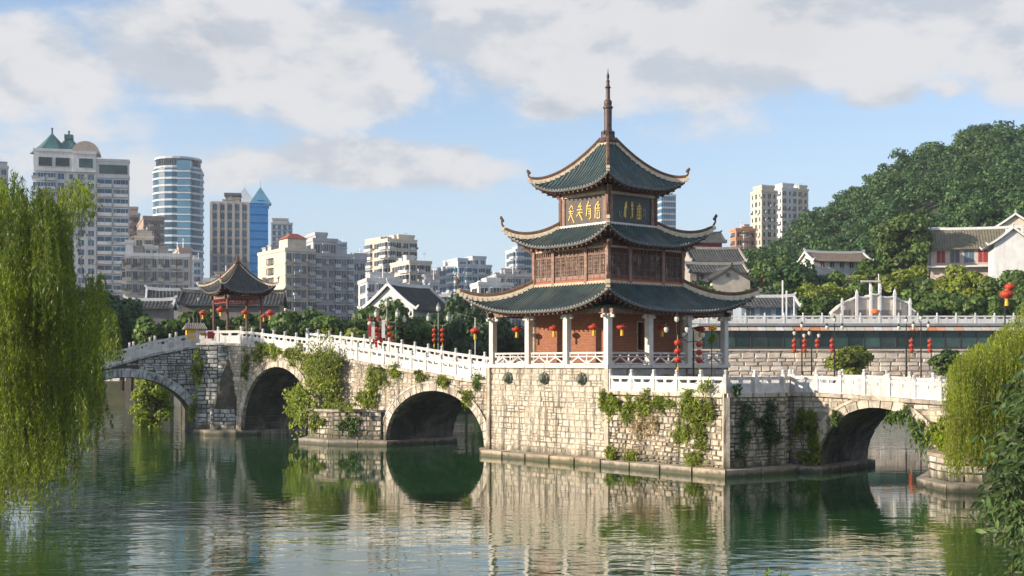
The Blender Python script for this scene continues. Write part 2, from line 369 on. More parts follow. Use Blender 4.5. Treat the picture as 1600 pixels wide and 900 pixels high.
# ------------------------------------------------------------------ stone laying
STV = []
for k in range(7):
    j = lambda s=.03: random.uniform(-s, s); q = .07
    bk = [(-.5,.5,-.5),(.5,.5,-.5),(.5,.5,.5),(-.5,.5,.5)]
    md = [(x+j(.035),-.1,z+j(.09)) for x,_,z in bk]
    fr = [(x*(1-2*q)+j(.06),-.5+j(.14),z*(1-3.2*q)+j(.10)) for x,_,z in bk]
    b = MB(); b.add(bk+md+fr, [(8,9,10,11)]+[(4+i,4+(i+1)%4,8+(i+1)%4,8+i) for i in range(4)]+[(i,(i+1)%4,4+(i+1)%4,4+i) for i in range(4)])
    STV.append(b)
def face_cells(L, ztop, z0, ch, cw, arcs=(), rag=.25, zb=None):
    out = []; z = z0; top = max(ztop(L*i/20) for i in range(21))
    while z < top-.05:
        h = ch*random.uniform(1-rag, 1+rag)
        iv = [(0.0, L)]
        for (c, a, bb, zc) in arcs:             # half ellipse outline to keep clear of
            zz = max(z-zc, 0)
            if zz < bb:
                w = a*sqrt(max(0, 1-(zz/bb)**2)); nv = []
                for (p, q) in iv:
                    if c-w > p: nv.append((p, min(q, c-w)))
                    if c+w < q: nv.append((max(p, c+w), q))
                iv = nv
        for (p, q) in iv:
            s = p
            while s < q-.12:
                wd = cw*random.uniform(.6, 1.45)
                if q-s-wd < cw*.45: wd = q-s
                t = min(ztop(s), ztop(min(s+wd, L))); h2 = min(h, t-z)
                if h2 > .1 and wd > .12:
                    if rag > .35 and h2 > .28 and random.random() < .28: f_ = random.uniform(.4,.6); out += [(s, s+wd, z, z+h2*f_), (s, s+wd, z+h2*f_, z+h2)]
                    else: out.append((s, s+wd, z, z+h2))
                s += wd
        z += h
    return out
def to_entries(cells, org, ang, gap=.05, depth=.16, proud=.05, miss=0, tilt=.02):
    E = []; d = (cos(ang), sin(ang)); nn = (sin(ang), -cos(ang))
    for (s0, s1, z0, z1) in cells:
        s = (s0+s1)/2; pr = random.uniform(.3, 1)*proud
        # the stone's front sits 'pr' in front of the wall plane
        off = pr-depth/2
        gp = gap*random.uniform(.5,1.6)
        if random.random() < miss: continue
        E.append(((org[0]+d[0]*s+nn[0]*off, org[1]+d[1]*s+nn[1]*off, (z0+z1)/2+random.uniform(-1,1)*gap*.25), ang, (s1-s0-gp, depth, z1-z0-gp*.8), random.uniform(-1,1)*tilt))
    return E
def lay(parent, E, m, cap=300, name='stone'):
    E = sorted(E, key=lambda e: -e[2][0]*e[2][2]); ms = [v.mesh(name, m) for v in STV]
    for e in E[:cap]: link(name, random.choice(ms), parent, loc=e[0], rot=(0,e[3],e[1]), sc=e[2])
    if len(E) > cap:
        b = MB()
        for e in E[cap:]:
            v = random.choice(STV); xf = Matrix.Translation(e[0]) @ Matrix.Rotation(e[1],4,'Z') @ Matrix.Rotation(e[3],4,'Y') @ Matrix.Diagonal((*e[2],1))
            b.add(v.v, v.f, 0, xf)
        b.build('small_stones', m, parent, 'stuff')
def offset_poly(pts, d):
    """outward miter offset of an open polyline, outside on the right hand"""
    n = len(pts); out = []
    for i in range(n):
        def nr(a, c):
            v = Vector((c[0]-a[0], c[1]-a[1])).normalized(); return Vector((v.y, -v.x))
        ns = []
        if i > 0: ns.append(nr(pts[i-1], pts[i]))
        if i < n-1: ns.append(nr(pts[i], pts[i+1]))
        m = sum(ns, Vector((0,0))); m = m/(m.length); k = d/max(.45, m.dot(ns[0])); out.append((pts[i][0]+m.x*k, pts[i][1]+m.y*k))
    return out
def ledge(parent, pts, w=.65, z0=-1.0, z1=.45, step=2.6, inner=.3):
    o = offset_poly(pts, w); inn = offset_poly(pts, -inner)
    for i in range(len(pts)-1):
        L = (Vector(pts[i+1])-Vector(pts[i])).length; n = max(1, round(L/step))
        for k in range(n):
            a, c = k/n+.006, (k+1)/n-.006; z = z1+random.uniform(-.03,.03)
            lp = lambda p, q, t: (p[0]+(q[0]-p[0])*t, p[1]+(q[1]-p[1])*t)
            A = lp(o[i],o[i+1],a); B = lp(o[i],o[i+1],c); C = lp(inn[i],inn[i+1],c); D = lp(inn[i],inn[i+1],a)
            jj = random.uniform(-.02,.03)
            b = MB(); b.hexa([(*A,z0),(*B,z0),(*C,z0),(*D,z0),(A[0],A[1],z-.06),(B[0],B[1],z-.06),(C[0],C[1],z),(D[0],D[1],z)])
            b.build('ledge_slab', ledgem, parent)

# ------------------------------------------------------------------ balustrades
def post_mb(h, w=.22):
    b = MB(); q = w/2; b.box(-q,q,-q,q,-.02,h*.80)
    b.lathe([(q*.75,0),(q*.75,.03),(q*1.05,.05),(q*1.05,.09),(q*.7,.11),(q*1.0,.16),(q*1.08,h*.2-.05),(q*.75,h*.2-.01),(q*.2,h*.2)], 8, (0,0,h*.80)); return b
PM = {}
def balustrade(name, label, pts, h=1.3, step=1.75, group=None, style='low', posts=True, m=None, cat='railing', pw=.22, ends=(True,True), ph=None):
    m = m or marble; o0 = pts[0]; t = thing(name, label, cat, o0, 0, group); ph = ph or h*.72
    key = (h, pw, m.name)
    if key not in PM: PM[key] = post_mb(h, pw).mesh('post', m)
    P = []
    for i in range(len(pts)-1):
        a = Vector(pts[i]); c = Vector(pts[i+1]); n = max(1, round((c-a).xy.length/step))
        for k in range(n+(i == len(pts)-2)): P.append((a.lerp(c, k/n), atan2((c-a).y, (c-a).x)))
    for i, (p, r) in enumerate(P):
        if posts and not ((i == 0 and not ends[0]) or (i == len(P)-1 and not ends[1])):
            link('post', PM[key], t, loc=p-Vector(o0), rot=(0,0,r))
    for i in range(len(P)-1):
        a, c = P[i][0]-Vector(o0), P[i+1][0]-Vector(o0); d = (c-a); L = d.xy.length; nrm = Vector((-d.y, d.x, 0)).normalized(); e = (pw/2-.02)/L
        b = MB()
        def bx(x0, x1, z0, z1, th):
            q = []
            for z in (z0, z1):
                for (x, y) in ((x0,-th),(x1,-th),(x1,th),(x0,th)):
                    p = a.lerp(c, e+(1-2*e)*x)+nrm*y; q.append((p.x, p.y, p.z+z))
            b.hexa(q)
        if style == 'low':
            bx(0,1,0,ph*.10,.085); bx(0,1,ph*.10,ph*.60,.055); bx(0,1,ph*.80,ph,.085)
            for (x0,x1) in ((0,.10),(.44,.56),(.90,1)): bx(x0,x1,ph*.60,ph*.80,.05)
            bx(.10,.16,ph*.60,ph*.67,.05); bx(.84,.90,ph*.60,ph*.67,.05)
            bx(.08,.92,ph*.18,ph*.50,.066)
        elif style == 'lattice':
            bx(0,1,0,ph*.10,.06); bx(0,1,ph*.84,ph,.07); bx(0,1,ph*.58,ph*.68,.045)
            for k in range(5): bx(k*.245,k*.245+.03,ph*.68,ph*.84,.04)
            bx(.485,.515,.10*ph,.58*ph,.045)
            for s0 in (0,.5):
                for (xa,xb) in ((s0+.03,s0+.24),(s0+.47,s0+.26)):      # slanting bars
                    q = []
                    for z, xx in ((ph*.10, xa), (ph*.58, xb)):
                        for (x, y) in ((xx-.03,-.035),(xx+.03,-.035),(xx+.03,.035),(xx-.03,.035)):
                            p = a.lerp(c, e+(1-2*e)*min(1,max(0,x)))+nrm*y; q.append((p.x,p.y,p.z+z))
                    b.hexa(q)
                bx(s0+.0,s0+.06,ph*.10,ph*.3,.03); bx(s0+.44,s0+.5,ph*.10,ph*.3,.03)
        else:
            bx(0,1,ph*.05,ph*.55,.04); bx(0,1,ph*.85,ph,.05); bx(.2,.25,ph*.55,ph*.85,.03); bx(.75,.8,ph*.55,ph*.85,.03)
        b.build('panel', m, t)
    return t

# ------------------------------------------------------------------ arched bridges
def arc_low(s, arcs):
    for (c, a, bb, zc) in arcs:
        if abs(s-c) < a-1e-4: return zc+bb*sqrt(1-((s-c)/a)**2)
    return -1.0
def bridge(name, label, org, rz, L, deck, arcs, Wd, sm, mm, ring=.55, ch=.32, cw=.62, s_stone=0, key=True, vm=None, cap=290, srange=None):
    t = thing(name, label, 'bridge', (org[0],org[1],0), rz); vm = vm or sm
    S = sorted(set([round(L*i/40,3) for i in range(41)]+[round(c+a*cos(pi*k/24),4)+dd for (c,a,bb,zc) in arcs for k in range(25) for dd in ([0] if 0<k<24 else [-.002,.002])]))
    b = MB()
    for s0, s1 in zip(S[:-1], S[1:]):
        m_ = (s0+s1)/2; inside = any(abs(m_-c) < a-1e-3 for c,a,_,_ in arcs)
        e = 1e-3
        l0 = arc_low(s0 if not inside else min(max(s0, min(c-a+e for c,a,_,_ in arcs if abs(m_-c)<a)), 1e9), arcs) if inside else -1
        l1 = arc_low(s1, arcs) if inside else -1
        if inside:
            for (c,a,bb,zc) in arcs:
                if abs(m_-c) < a:
                    f = lambda s: zc+bb*sqrt(max(0,1-((s-c)/a)**2)); l0, l1 = f(s0), f(s1)
        d0, d1 = deck(s0), deck(s1)
        b.add([(s0,0,l0),(s1,0,l1),(s1,0,d1),(s0,0,d0),(s0,Wd,l0),(s1,Wd,l1),(s1,Wd,d1),(s0,Wd,d0)],
              [(0,1,2,3),(5,4,7,6),(3,2,6,7),(1,0,4,5)])
    for (c,a,bb,zc) in arcs:                       # pier sides below the springing
        for q in (c-a, c+a): b.add([(q,0,-1),(q,Wd,-1),(q,Wd,zc),(q,0,zc)], [(0,1,2,3)])
    b.add([(0,0,-1),(0,Wd,-1),(0,Wd,deck(0)),(0,0,deck(0))], [(0,1,2,3)]); b.add([(L,0,-1),(L,Wd,-1),(L,Wd,deck(L)),(L,0,deck(L))], [(0,3,2,1)])
    b.build('core', mm, t)
    ex = [(c, a+ring+.05, bb+ring+.05, zc) for (c,a,bb,zc) in arcs]
    top = lambda s: deck(s)-.22
    cells = face_cells(L, top, .42, ch, cw, ex, rag=.4)
    if srange: cells = [q for q in cells if srange[0] <= (q[0]+q[1])/2 <= srange[1]]
    lay(t, to_entries(cells, (0,0), 0, .045, .16, .06, .015, .035), sm, cap)
    for (c,a,bb,zc) in arcs:
        n = int(round(pi*(a+bb)/2/.62)); n += (n+1) % 2
        vb = MB(); step = pi/n
        for k in range(n):
            t0, t1 = pi-(k+.04)*step, pi-(k+.96)*step; kk = key and k == n//2; rr = ring*(1.25 if kk else 1); pr = -.13 if kk else -.09-random.uniform(0,.02)
            P = []
            for y in (pr, .25):
                for (ang, r_) in ((t0,0),(t1,0),(t1,rr),(t0,rr)): P.append((c+(a+r_)*cos(ang), y, zc+(bb+r_)*sin(ang)))
            q = MB(); q.add(P, [(0,1,2,3),(7,6,5,4),(0,4,5,1),(1,5,6,2),(2,6,7,3),(3,7,4,0)]); q.build('keystone' if kk else 'voussoir', vm, t)
        hm = [(c+(a+ring+.06)*cos(pi-pi*k/40), -.10, zc+(bb+ring+.06)*sin(pi-pi*k/40)) for k in range(41)]
        q = MB(); q.sweep(hm, [(-.08,-.04),(.08,-.04),(.08,.04),(-.08,.04)], up=Vector((0,1,0))); q.build('hood_mould', vm, t)
        nd = int(Wd/.8); nr = n
        for j in range(nd):                       # the courses of the vault
            for k in range(nr):
                t0, t1 = pi-(k+.03)*step, pi-(k+.97)*step; y0 = .27+j*(Wd-.3)/nd; y1 = y0+(Wd-.3)/nd-.03; g = .06+random.uniform(-.025,.025)
                P = [(c+(a-r_)*cos(an), y, zc+(bb-r_)*sin(an)) for r_ in (0,g) for (an,y) in ((t0,y0),(t1,y0),(t1,y1),(t0,y1))]
                vb.add(P, [(4,5,6,7),(0,4,7,3),(1,2,6,5),(0,1,5,4),(3,7,6,2)])
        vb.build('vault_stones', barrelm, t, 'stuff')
    # cornice slabs under the railing
    n = int(L/1.6)
    for k in range(n):
        s0, s1 = L*k/n+.01, L*(k+1)/n-.01; q = MB()
        q.hexa([(s0,-.2,deck(s0)-.2),(s1,-.2,deck(s1)-.2),(s1,.3,deck(s1)-.2),(s0,.3,deck(s0)-.2),(s0,-.2,deck(s0)),(s1,-.2,deck(s1)),(s1,.3,deck(s1)+.02),(s0,.3,deck(s0)+.02)])
        q.build('cornice_slab', vm, t)
    return t
def lin(tab):
    def f(s):
        if s <= tab[0][0]: return tab[0][1]
        for (a, za), (c, zc) in zip(tab[:-1], tab[1:]):
            if s <= c: return za+(zc-za)*(s-a)/(c-a)
        return tab[-1][1]
    return f
def loc2w(org, rz, x, y): return (org[0]+x*cos(rz)-y*sin(rz), org[1]+x*sin(rz)+y*cos(rz))

LBo = (-25.26,112.7); LBr = radians(-45); LBL = 35.0; LBW = 6.8
deckL = lin([(0,8.02),(3.1,7.95),(13,7.14),(21.9,6.1),(32.2,5.10),(40,4.9)])
LB = bridge('stone_bridge', 'long white-railed stone bridge climbing from the tower up to the small pavilion', LBo, LBr, LBL, deckL,
            [(7.8,5.35,5.55,.42),(27.65,5.4,3.85,.42)], LBW, stone_r, mortar_l, cap=290)
def rail_on(name, label, org, rz, s0, s1, y, deck, step, **k):
    n = max(2, int((s1-s0)/3.5)+1); pts = []
    for i in range(n+1):
        s = s0+(s1-s0)*i/n; x, yy = loc2w(org, rz, s, y); pts.append((x, yy, deck(s)+.02))
    nn = max(1, round((s1-s0)/step)); Q = []
    for i in range(nn+1):
        s = s0+(s1-s0)*i/nn; x, yy = loc2w(org, rz, s, y); Q.append((x, yy, deck(s)+.02))
    return balustrade(name, label, Q, step=99, **k)
rail_on('marble_railing', 'white carved marble railing along the near side of the long climbing bridge', LBo, LBr, 2.4, LBL-.1, .02, deckL, 1.62, h=1.45, ph=1.08)
rail_on('marble_railing', 'white marble railing along the far side of the long climbing bridge', LBo, LBr, 2.8, LBL+1, LBW-.1, deckL, 1.62, h=1.45, ph=1.08)
# paving slabs on the bridge deck are hidden by the railing; the piers' low cutwaters stand in the river
def block(name, parent, pts, z0, z1, sm, mm, ch=.34, cw=.6, cap=120, topz=None):
    b = MB(); b.prism(pts, z0, z1); b.build('core', mm, parent)
    E = []
    for i in range(len(pts)-1):
        a, c = pts[i], pts[i+1]; L = sqrt((c[0]-a[0])**2+(c[1]-a[1])**2); an = atan2(c[1]-a[1], c[0]-a[0])
        if L > .6: E += to_entries(face_cells(L, lambda s: z1+.02, max(z0,.42), ch, cw), a, an)
    lay(parent, E, sm, cap)
cw_ = thing('cutwater_pier', 'low squared stone pier foot between the middle arches of the long bridge', 'bridge pier', (LBo[0],LBo[1],0), LBr)
block('b', cw_, [(13.6,.0),(15.4,-2.3),(18.6,-2.3),(21.9,-.25),(21.9,.0)], -1, 2.55, stone_r, mortar)
b = MB(); b.prism([(13.5,.0),(15.3,-2.5),(18.7,-2.5),(22.0,-.35),(22.0,.0)], 2.55, 2.72); b.build('capping_slab', ledgem, cw_)
ledge(cw_, [(13.2,6.8),(13.2,0),(15.3,-2.4),(18.7,-2.4),(22.2,-.1),(22.2,6.8)], .6)

# left bridge section, turned to face the camera
L2r = radians(19.5); L2o = (-44.9, 107.0)
L2L = 18.6
deck2 = lin([(0,3.6),(3,4.0),(7,5.0),(10.5,6.05),(14.5,7.2),(18.6,7.95)])
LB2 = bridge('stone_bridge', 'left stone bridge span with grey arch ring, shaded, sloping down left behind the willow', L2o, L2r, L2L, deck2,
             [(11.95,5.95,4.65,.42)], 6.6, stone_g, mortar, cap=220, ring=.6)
rail_on('marble_railing', 'bluish shaded marble railing on the near side of the left bridge span', L2o, L2r, 0, L2L-.6, .02, deck2, 1.75, h=1.5, ph=1.08)
rail_on('marble_railing', 'marble railing on the far side of the left bridge span', L2o, L2r, 0, L2L-.6, 6.5, deck2, 1.75, h=1.5, ph=1.08)
# the broad pier at the bend that carries the small pavilion
e0 = loc2w(L2o, L2r, L2L, 0); e1 = loc2w(LBo, LBr, 0, 0); e1b = loc2w(LBo, LBr, 2.35, -.02)
bp = thing('bend_pier', 'tall grey stone pier at the bend under the small pavilion with a sloping buttress', 'bridge pier', (e0[0],e0[1],0), 0)
R_ = lambda p: (p[0]-e0[0], p[1]-e0[1])
back1 = R_(loc2w(LBo, LBr, 2.35, 7.6)); back0 = R_(loc2w(L2o, L2r, L2L-1.2, 8.0))
pA = (-.6,-.25); pB = R_((-24.7,111.35)); pC = R_(e1b)
pM = (1.35,-.45)
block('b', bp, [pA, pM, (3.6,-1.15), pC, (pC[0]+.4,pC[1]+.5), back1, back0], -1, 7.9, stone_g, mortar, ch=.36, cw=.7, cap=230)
b = MB(); b.prism([(pA[0],pA[1]-.15),(1.35,-.6),(3.65,-1.32),(pC[0]+.2,pC[1]-.12),(pC[0]+.5,pC[1]+.5),back1,back0], 7.9, 8.06); b.build('platform_slab', marble, bp)
b = MB(); q0 = (1.0,-.6); q1 = (3.1,-1.15)     # squared foot and the steep dark buttress above it
block('b', bp, [(.6,-.2),(1.2,-1.5),(3.2,-1.9),(3.9,-1.0)], -1, 2.3, stone_g, mortar, .42, .75)
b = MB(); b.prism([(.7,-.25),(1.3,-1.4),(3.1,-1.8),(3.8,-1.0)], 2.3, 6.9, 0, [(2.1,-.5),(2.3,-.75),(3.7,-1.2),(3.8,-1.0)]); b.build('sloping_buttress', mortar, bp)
ledge(bp, [(-.35,7),(-.35,-.15),(.5,-.3),(1.0,-1.6),(3.3,-2.1),(4.6,-1.2),(6.4,4.5)], .5)
x0 = L2L-.6
pp = [(e0[0]+pA[0], e0[1]+pA[1]+.1, 8.06), (e0[0]+1.35,e0[1]-.35,8.06), (e0[0]+3.6,e0[1]-1.05,8.06), (e0[0]+pC[0], e0[1]+pC[1]+.1, 8.06)]
balustrade('marble_railing', 'white marble railing wrapping the corner below the small pavilion', pp, h=1.45, step=1.9, ph=1.1)

# ------------------------------------------------------------------ tower plinth, terrace, right bridge
TC = (6.49, 86.2); TR = radians(40.7)
tw = lambda x, y: loc2w(TC, TR, x, y)
H = 5.68
pl = thing('tower_plinth', 'tall pale stone plinth with three bronze bosses under the tower', 'plinth', (TC[0],TC[1],0), TR)
b = MB(); b.box(-H,H,-H,H,-1,5.98); b.build('core', mortar_l, pl)
E = to_entries(face_cells(2*H, lambda s: 5.96, .42, .31, .54, rag=.36), (-H,H), radians(-90), gap=.03, proud=.035)
lay(pl, E, stone, 300)
E = to_entries(face_cells(2*H, lambda s: 5.96, 4.6, .45, 1.5, rag=.02), (-H,-H), 0, gap=.03, proud=.02)
lay(pl, E, mat('grey_dressed_stone', (.36,.345,.33), .8, .15, 1.5, rnd=.08), 300, 'dressed_stone')
q = H+.14
for (a, c) in (((-q,q),(-q,-q)), ((-q,-q),(q,-q)), ((q,-q),(q,q)), ((q,q),(-q,q))):
    for k in range(6):
        A = Vector(a).lerp(Vector(c), k/6+.002); B = Vector(a).lerp(Vector(c), (k+1)/6-.002); inn = lambda v: (v.x*(1-.6/q), v.y*(1-.6/q))
        m_ = MB(); m_.hexa([(A.x,A.y,5.98),(B.x,B.y,5.98),(*inn(B),5.98),(*inn(A),5.98),(A.x,A.y,6.2),(B.x,B.y,6.2),(*inn(B),6.2),(*inn(A),6.2)]); m_.build('coping_slab', column, pl)
b = MB(); b.box(-H+.4,H-.4,-H+.4,H-.4,5.98,6.19); b.build('platform_paving', pave, pl)
b = MB(); b.box(-.17,.17,-.17,.17,-1,5.98)
for (x, y) in ((-H,-H),(-H,H)): link('corner_quoin', bpy.data.meshes['quoin'] if 'quoin' in bpy.data.meshes else b.mesh('quoin', stone), pl, loc=(x-.0,y,0))
for d in (2.24,5.76,9.33):
    g = MB(); xf = Matrix.Translation((-H-.02, -H+d, 5.3)) @ Matrix.Rotation(radians(-90),4,'Y')
    g.lathe([(.40,0),(.42,.06),(.36,.12),(.30,.14),(.27,.26),(.18,.40),(.08,.44)], 14, (0,0,0), 0, xf)
    for k in range(8): g.box(.3,.38,-.05,.05,.10,.17,0,xf@Matrix.Rotation(k*pi/4,4,'Z'))
    g.box(-.2,-.10,-.12,.12,.3,.5,0,xf); g.build('beast_head_boss', bronze, pl)
# the terrace
T0 = tw(-H+.02,-H-.02); P1 = (11.86,70.6); P2 = (15.6,72.9); P3 = (16.15,74.2); TZ = 4.58
RBr = atan2(-.62,.78)
P4 = loc2w(P3, RBr, 0, 7.2); P5 = tw(H+3.0, H-1); P6 = tw(H+1, H+3); P7 = tw(-H+3.2, H+3.0); P8 = tw(-H+3.2, H-.5); PP = tw(0,0)
te = thing('stone_terrace', 'rough stone terrace in front of the tower with weeds growing from its joints', 'terrace', (0,0,0))
poly = [(T0[0]-.05,T0[1]+.2), P1, P2, P3, P4, P5, P6, P7, P8, tw(-H+.5,-H+.6)]
b = MB(); b.prism(poly, -1, TZ-.02); b.build('core', mat('mid_mortar', (.22,.19,.145), .95, .35, 1.2, (.07,.065,.04), .45, .05, 6, streak=.6), te)
def wall_between(a, c, z1, ch, cw, gap=.065, proud=.09):
    L = sqrt((c[0]-a[0])**2+(c[1]-a[1])**2); return to_entries(face_cells(L, lambda s: z1, .42, ch, cw, rag=.5), a, atan2(c[1]-a[1], c[0]-a[0]), gap, .2, proud, .05, .05)
lay(te, wall_between((T0[0],T0[1]), P1, TZ-.22, .28, .46)+wall_between(P1, P2, TZ-.22, .31, .50)+wall_between(P2, P3, TZ-.22, .31, .5), stone_r, 300)
for (a, c) in (((T0[0],T0[1]), P1), (P1, P2), (P2, P3)):
    L = sqrt((c[0]-a[0])**2+(c[1]-a[1])**2); n = max(1, round(L/1.7)); an = atan2(c[1]-a[1], c[0]-a[0])
    me = MB().box(.01,L/n-.01,-.16,.4,-.2,.02).mesh('coping_slab', stone)
    for k in range(n): link('coping_slab', me, te, loc=(a[0]+cos(an)*L*k/n, a[1]+sin(an)*L*k/n, TZ), rot=(0,0,an))
b = MB(); b.box(-.17,.17,-.17,.17,.4,TZ-.2); o = b.build('corner_quoin', stone, te); o.location = (P1[0],P1[1],0); o.rotation_euler = (0,0,.1)
ledge(te, [tw(-H+1.2,H+1.5), tw(-H-.0,H+.0), (T0[0],T0[1]), P1, P2, (P3[0]+.1,P3[1]-.1), loc2w(P3,RBr,1.65,0), loc2w(P3,RBr,1.65,7)], .68, step=2.3)
deckR = lin([(0,4.58),(2,4.58),(9.4,4.22),(14,4.0),(20,3.9)])
RB = bridge('stone_bridge', 'right single-arch stone bridge lit warm, leading to the willow', P3, RBr, 20, deckR, [(5.2,3.45,3.40,.42)], 7.0, stone_r, mortar_l, ring=.5, ch=.33, cw=.62, cap=280)
rail_on('marble_railing', 'white marble railing along the near side of the right single-arch bridge', P3, RBr, .25, 16, .05, deckR, 1.42, h=1.32, ph=.96)
rail_on('marble_railing', 'white marble railing along the far side of the right single-arch bridge', P3, RBr, .25, 16, 6.8, deckR, 1.42, h=1.32, ph=.96)
ofs = lambda p, dx, dy, z=TZ+.02: (p[0]+dx, p[1]+dy, z)
balustrade('marble_railing', 'white marble railing on the sunlit front edge of the terrace before the tower', [ofs(T0,.1,-.15), ofs(P1,.02,.15)], h=1.32, step=1.85, ph=.92)
balustrade('marble_railing', 'white marble railing on the short shaded edge of the terrace', [ofs(P1,.02,.15), ofs(P2,-.05,.15), ofs(P3,.05,.1)], h=1.32, step=1.75, ph=.92, ends=(False,True))
rp = thing('cutwater_pier', 'pointed pale stone pier foot at the right end of the arch under the willow', 'bridge pier', (P3[0],P3[1],0), RBr)
pr = [(8.7,.0),(9.5,-3.4),(11.6,-5.7),(14.4,-4.2),(15.5,0)]
block('b', rp, pr, -1, 1.55, stone_r, mortar, .36, .8, 80)
b = MB(); b.prism(offset_poly(pr, .08), 1.55, 1.72); b.build('capping_slab', ledgem, rp)
ledge(rp, [(8.65,7)]+pr, .6)
b = MB(); b.prism([loc2w(P3,RBr,17.5,-3), (60,44), (95,100), (62,152), loc2w(P3,RBr,19,9), loc2w(P3,RBr,15.6,1)], -2, 3.0); struct('right_bank', b, soil)
# ------------------------------------------------------------------ Chinese roofs
def roof_fn(He, Ht, z0, z1, lift, pw, flare=.25):
    def S(k, a, v, dz=0.0, w=None):
        hf = He+(Ht-He)*v
        if w is None: w = a/hf
        w = max(-1, min(1, w)); fl = flare*abs(w)**4*(1-v); hx = (hf+fl)*w if w is not None else a
        z = z0+(z1-z0)*v**pw+lift*abs(w)**3.2*(1-v)**2+dz
        x, y = hx, -(hf+fl)
        for _ in range(k): x, y = -y, x
        return Vector((x, y, z))
    return S
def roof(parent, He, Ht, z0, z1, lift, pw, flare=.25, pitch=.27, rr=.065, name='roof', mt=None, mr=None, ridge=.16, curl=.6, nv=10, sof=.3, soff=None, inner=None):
    S = roof_fn(He, Ht, z0, z1, lift, pw, flare); mt = mt or tile; mr = mr or tile2; soff = soff or woodk
    top = bpy.data.objects.new(name, None)
    b = MB(); NW = 24
    for k in range(4):
        vs = []; fs = []
        for i in range(nv+1):
            for j in range(NW+1): vs.append(S(k, 0, i/nv, w=-1+2*j/NW))
        for i in range(nv):
            for j in range(NW):
                a = i*(NW+1)+j; fs.append((a,a+1,a+NW+2,a+NW+1))
        b.add(vs, fs)
    ro = b.build(name, mt, parent, smooth=True)
    u = MB()                                   # underside: boards carried down from the wall to the eave
    hi = inner or Ht+.05
    for k in range(4):
        vs = []; fs = []
        for i in range(4):
            for j in range(NW+1):
                w_ = -1+2*j/NW; p = S(k, 0, 0, w=w_); q = S(k, 0, .0, w=w_); v = i/3
                hf = He+(hi-He)*v; x, y = hf*w_, -hf
                for _ in range(k): x, y = -y, x
                e = S(k, 0, 0, w=w_); zz = e.z-.13+(sof-.0)*v-(e.z-z0)*.75*v
                if i == 0: x, y = e.x, e.y
                vs.append((x, y, zz))
        for i in range(3):
            for j in range(NW):
                a = i*(NW+1)+j; fs.append((a,a+NW+1,a+NW+2,a+1))
        # fascia
        n0 = len(vs)
        for j in range(NW+1): vs.append(S(k, 0, 0, w=-1+2*j/NW))
        for j in range(NW): fs.append((j, j+1, n0+j+1, n0+j))
        u.add(vs, fs)
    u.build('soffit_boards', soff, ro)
    r = MB(); n = int(2*He/.42)                # rafters showing under the eave
    for k in range(4):
        for j in range(n):
            w_ = -1+2*(j+.5)/n; e = S(k,0,0,w=w_); e2 = S(k,0,0,w=w_)
            inx, iny = (He-.9)*w_, -(He-.9)
            for _ in range(k): inx, iny = -iny, inx
            zi = e.z-.20+sof*.3-(e.z-z0)*.3
            d = Vector((inx,iny,zi)); p = e+Vector((0,0,-.22)); r.sweep([p.lerp(d,.04), d], [(-.05,-.05),(.05,-.05),(.05,.05),(-.05,.05)])
    r.build('rafter_ends', wood, ro, 'stuff')
    g = MB(); c = MB(); n = int(He/pitch)
    for k in range(4):
        for j in range(-n, n+1):
            a = j*pitch
            vm = min(1.0, (He-abs(a))/(He-Ht)) if abs(a) > Ht else 1.0
            if vm < .04: continue
            m_ = max(2, int(nv*vm)); pts = []
            for i in range(m_+1): pts.append(S(k, a, vm*.985*i/m_, .0))
            g.sweep(pts, [(-rr,-.01),(-rr*.62,rr*.85),(rr*.62,rr*.85),(rr,-.01)])
            e = pts[0]; d = (pts[0]-pts[1]).normalized(); pp = [e-d*.02, e+d*.035]
            c.sweep(pp, [(rr*1.25*cos(q*pi/3), rr*.45+rr*1.25*sin(q*pi/3)) for q in range(6)])
            x2 = S(k, a+pitch/2, 0, -.02)
            if abs(a+pitch/2) < He: c.sweep([x2-d*.01, x2+d*.02], [(-pitch*.3,.02),(0,-.09),(pitch*.3,.02)])
    g.build('tile_ribs', mr, ro, 'stuff'); c.build('eave_tile_ends', tileend, ro, 'stuff')
    for k in range(4):                         # hip ridges with a scalloped cream skirt and an upturned end
        pts = [S(k, 0, 1-i/14, w=1) for i in range(15)]; d = (pts[-1]-pts[-2]); d.z = 0; d.normalize()
        e = pts[-1]
        ext = [e+d*curl*.30+Vector((0,0,curl*.20)), e+d*curl*.52+Vector((0,0,curl*.60)), e+d*curl*.58+Vector((0,0,curl*1.1))]
        low = pts+ext[:2]; q = ridge
        up = [p+Vector((0,0,q*1.5)) for p in pts]+[p+Vector((0,0,q*1.3)) for p in ext]
        s = MB(); s.sweep([p+Vector((0,0,.02)) for p in low], [(-q*.42,-.02),(q*.42,-.02),(q*.42,q*1.1),(-q*.42,q*1.1)])
        L = 0
        for i in range(len(low)-1):
            sg = (low[i+1]-low[i]); nn = max(1, int(sg.length/(q*1.5)))
            for t_ in range(nn):
                p = low[i]+sg*((t_+.5)/nn); z = -q*.28
                s.box(-q*.5,q*.5,-q*.55,q*.55,z,q*.6, 0, Matrix.Translation(p+Vector((0,0,.03))) @ Matrix.Rotation(atan2(sg.y,sg.x),4,'Z'))
        s.build('ridge_skirt', cream, ro)
        s = MB(); nn = len(up)
        s.sweep(up, [(-q*.5,-q*.3),(q*.5,-q*.3),(q*.5,q*.35),(q*.25,q*.6),(-q*.25,q*.6),(-q*.5,q*.35)], sc=[1]*(nn-3)+[.85,.6,.35])
        for i in range(3): s.lathe([(.02,0),(q*.5,q*.3),(q*.4,q*.8),(.02,q*1.1)], 6, up[-1]+Vector((d.x*-.06*i,d.y*-.06*i,-.05-.13*i*curl)))
        s.build('hip_ridge', brown, ro)
    return ro, S

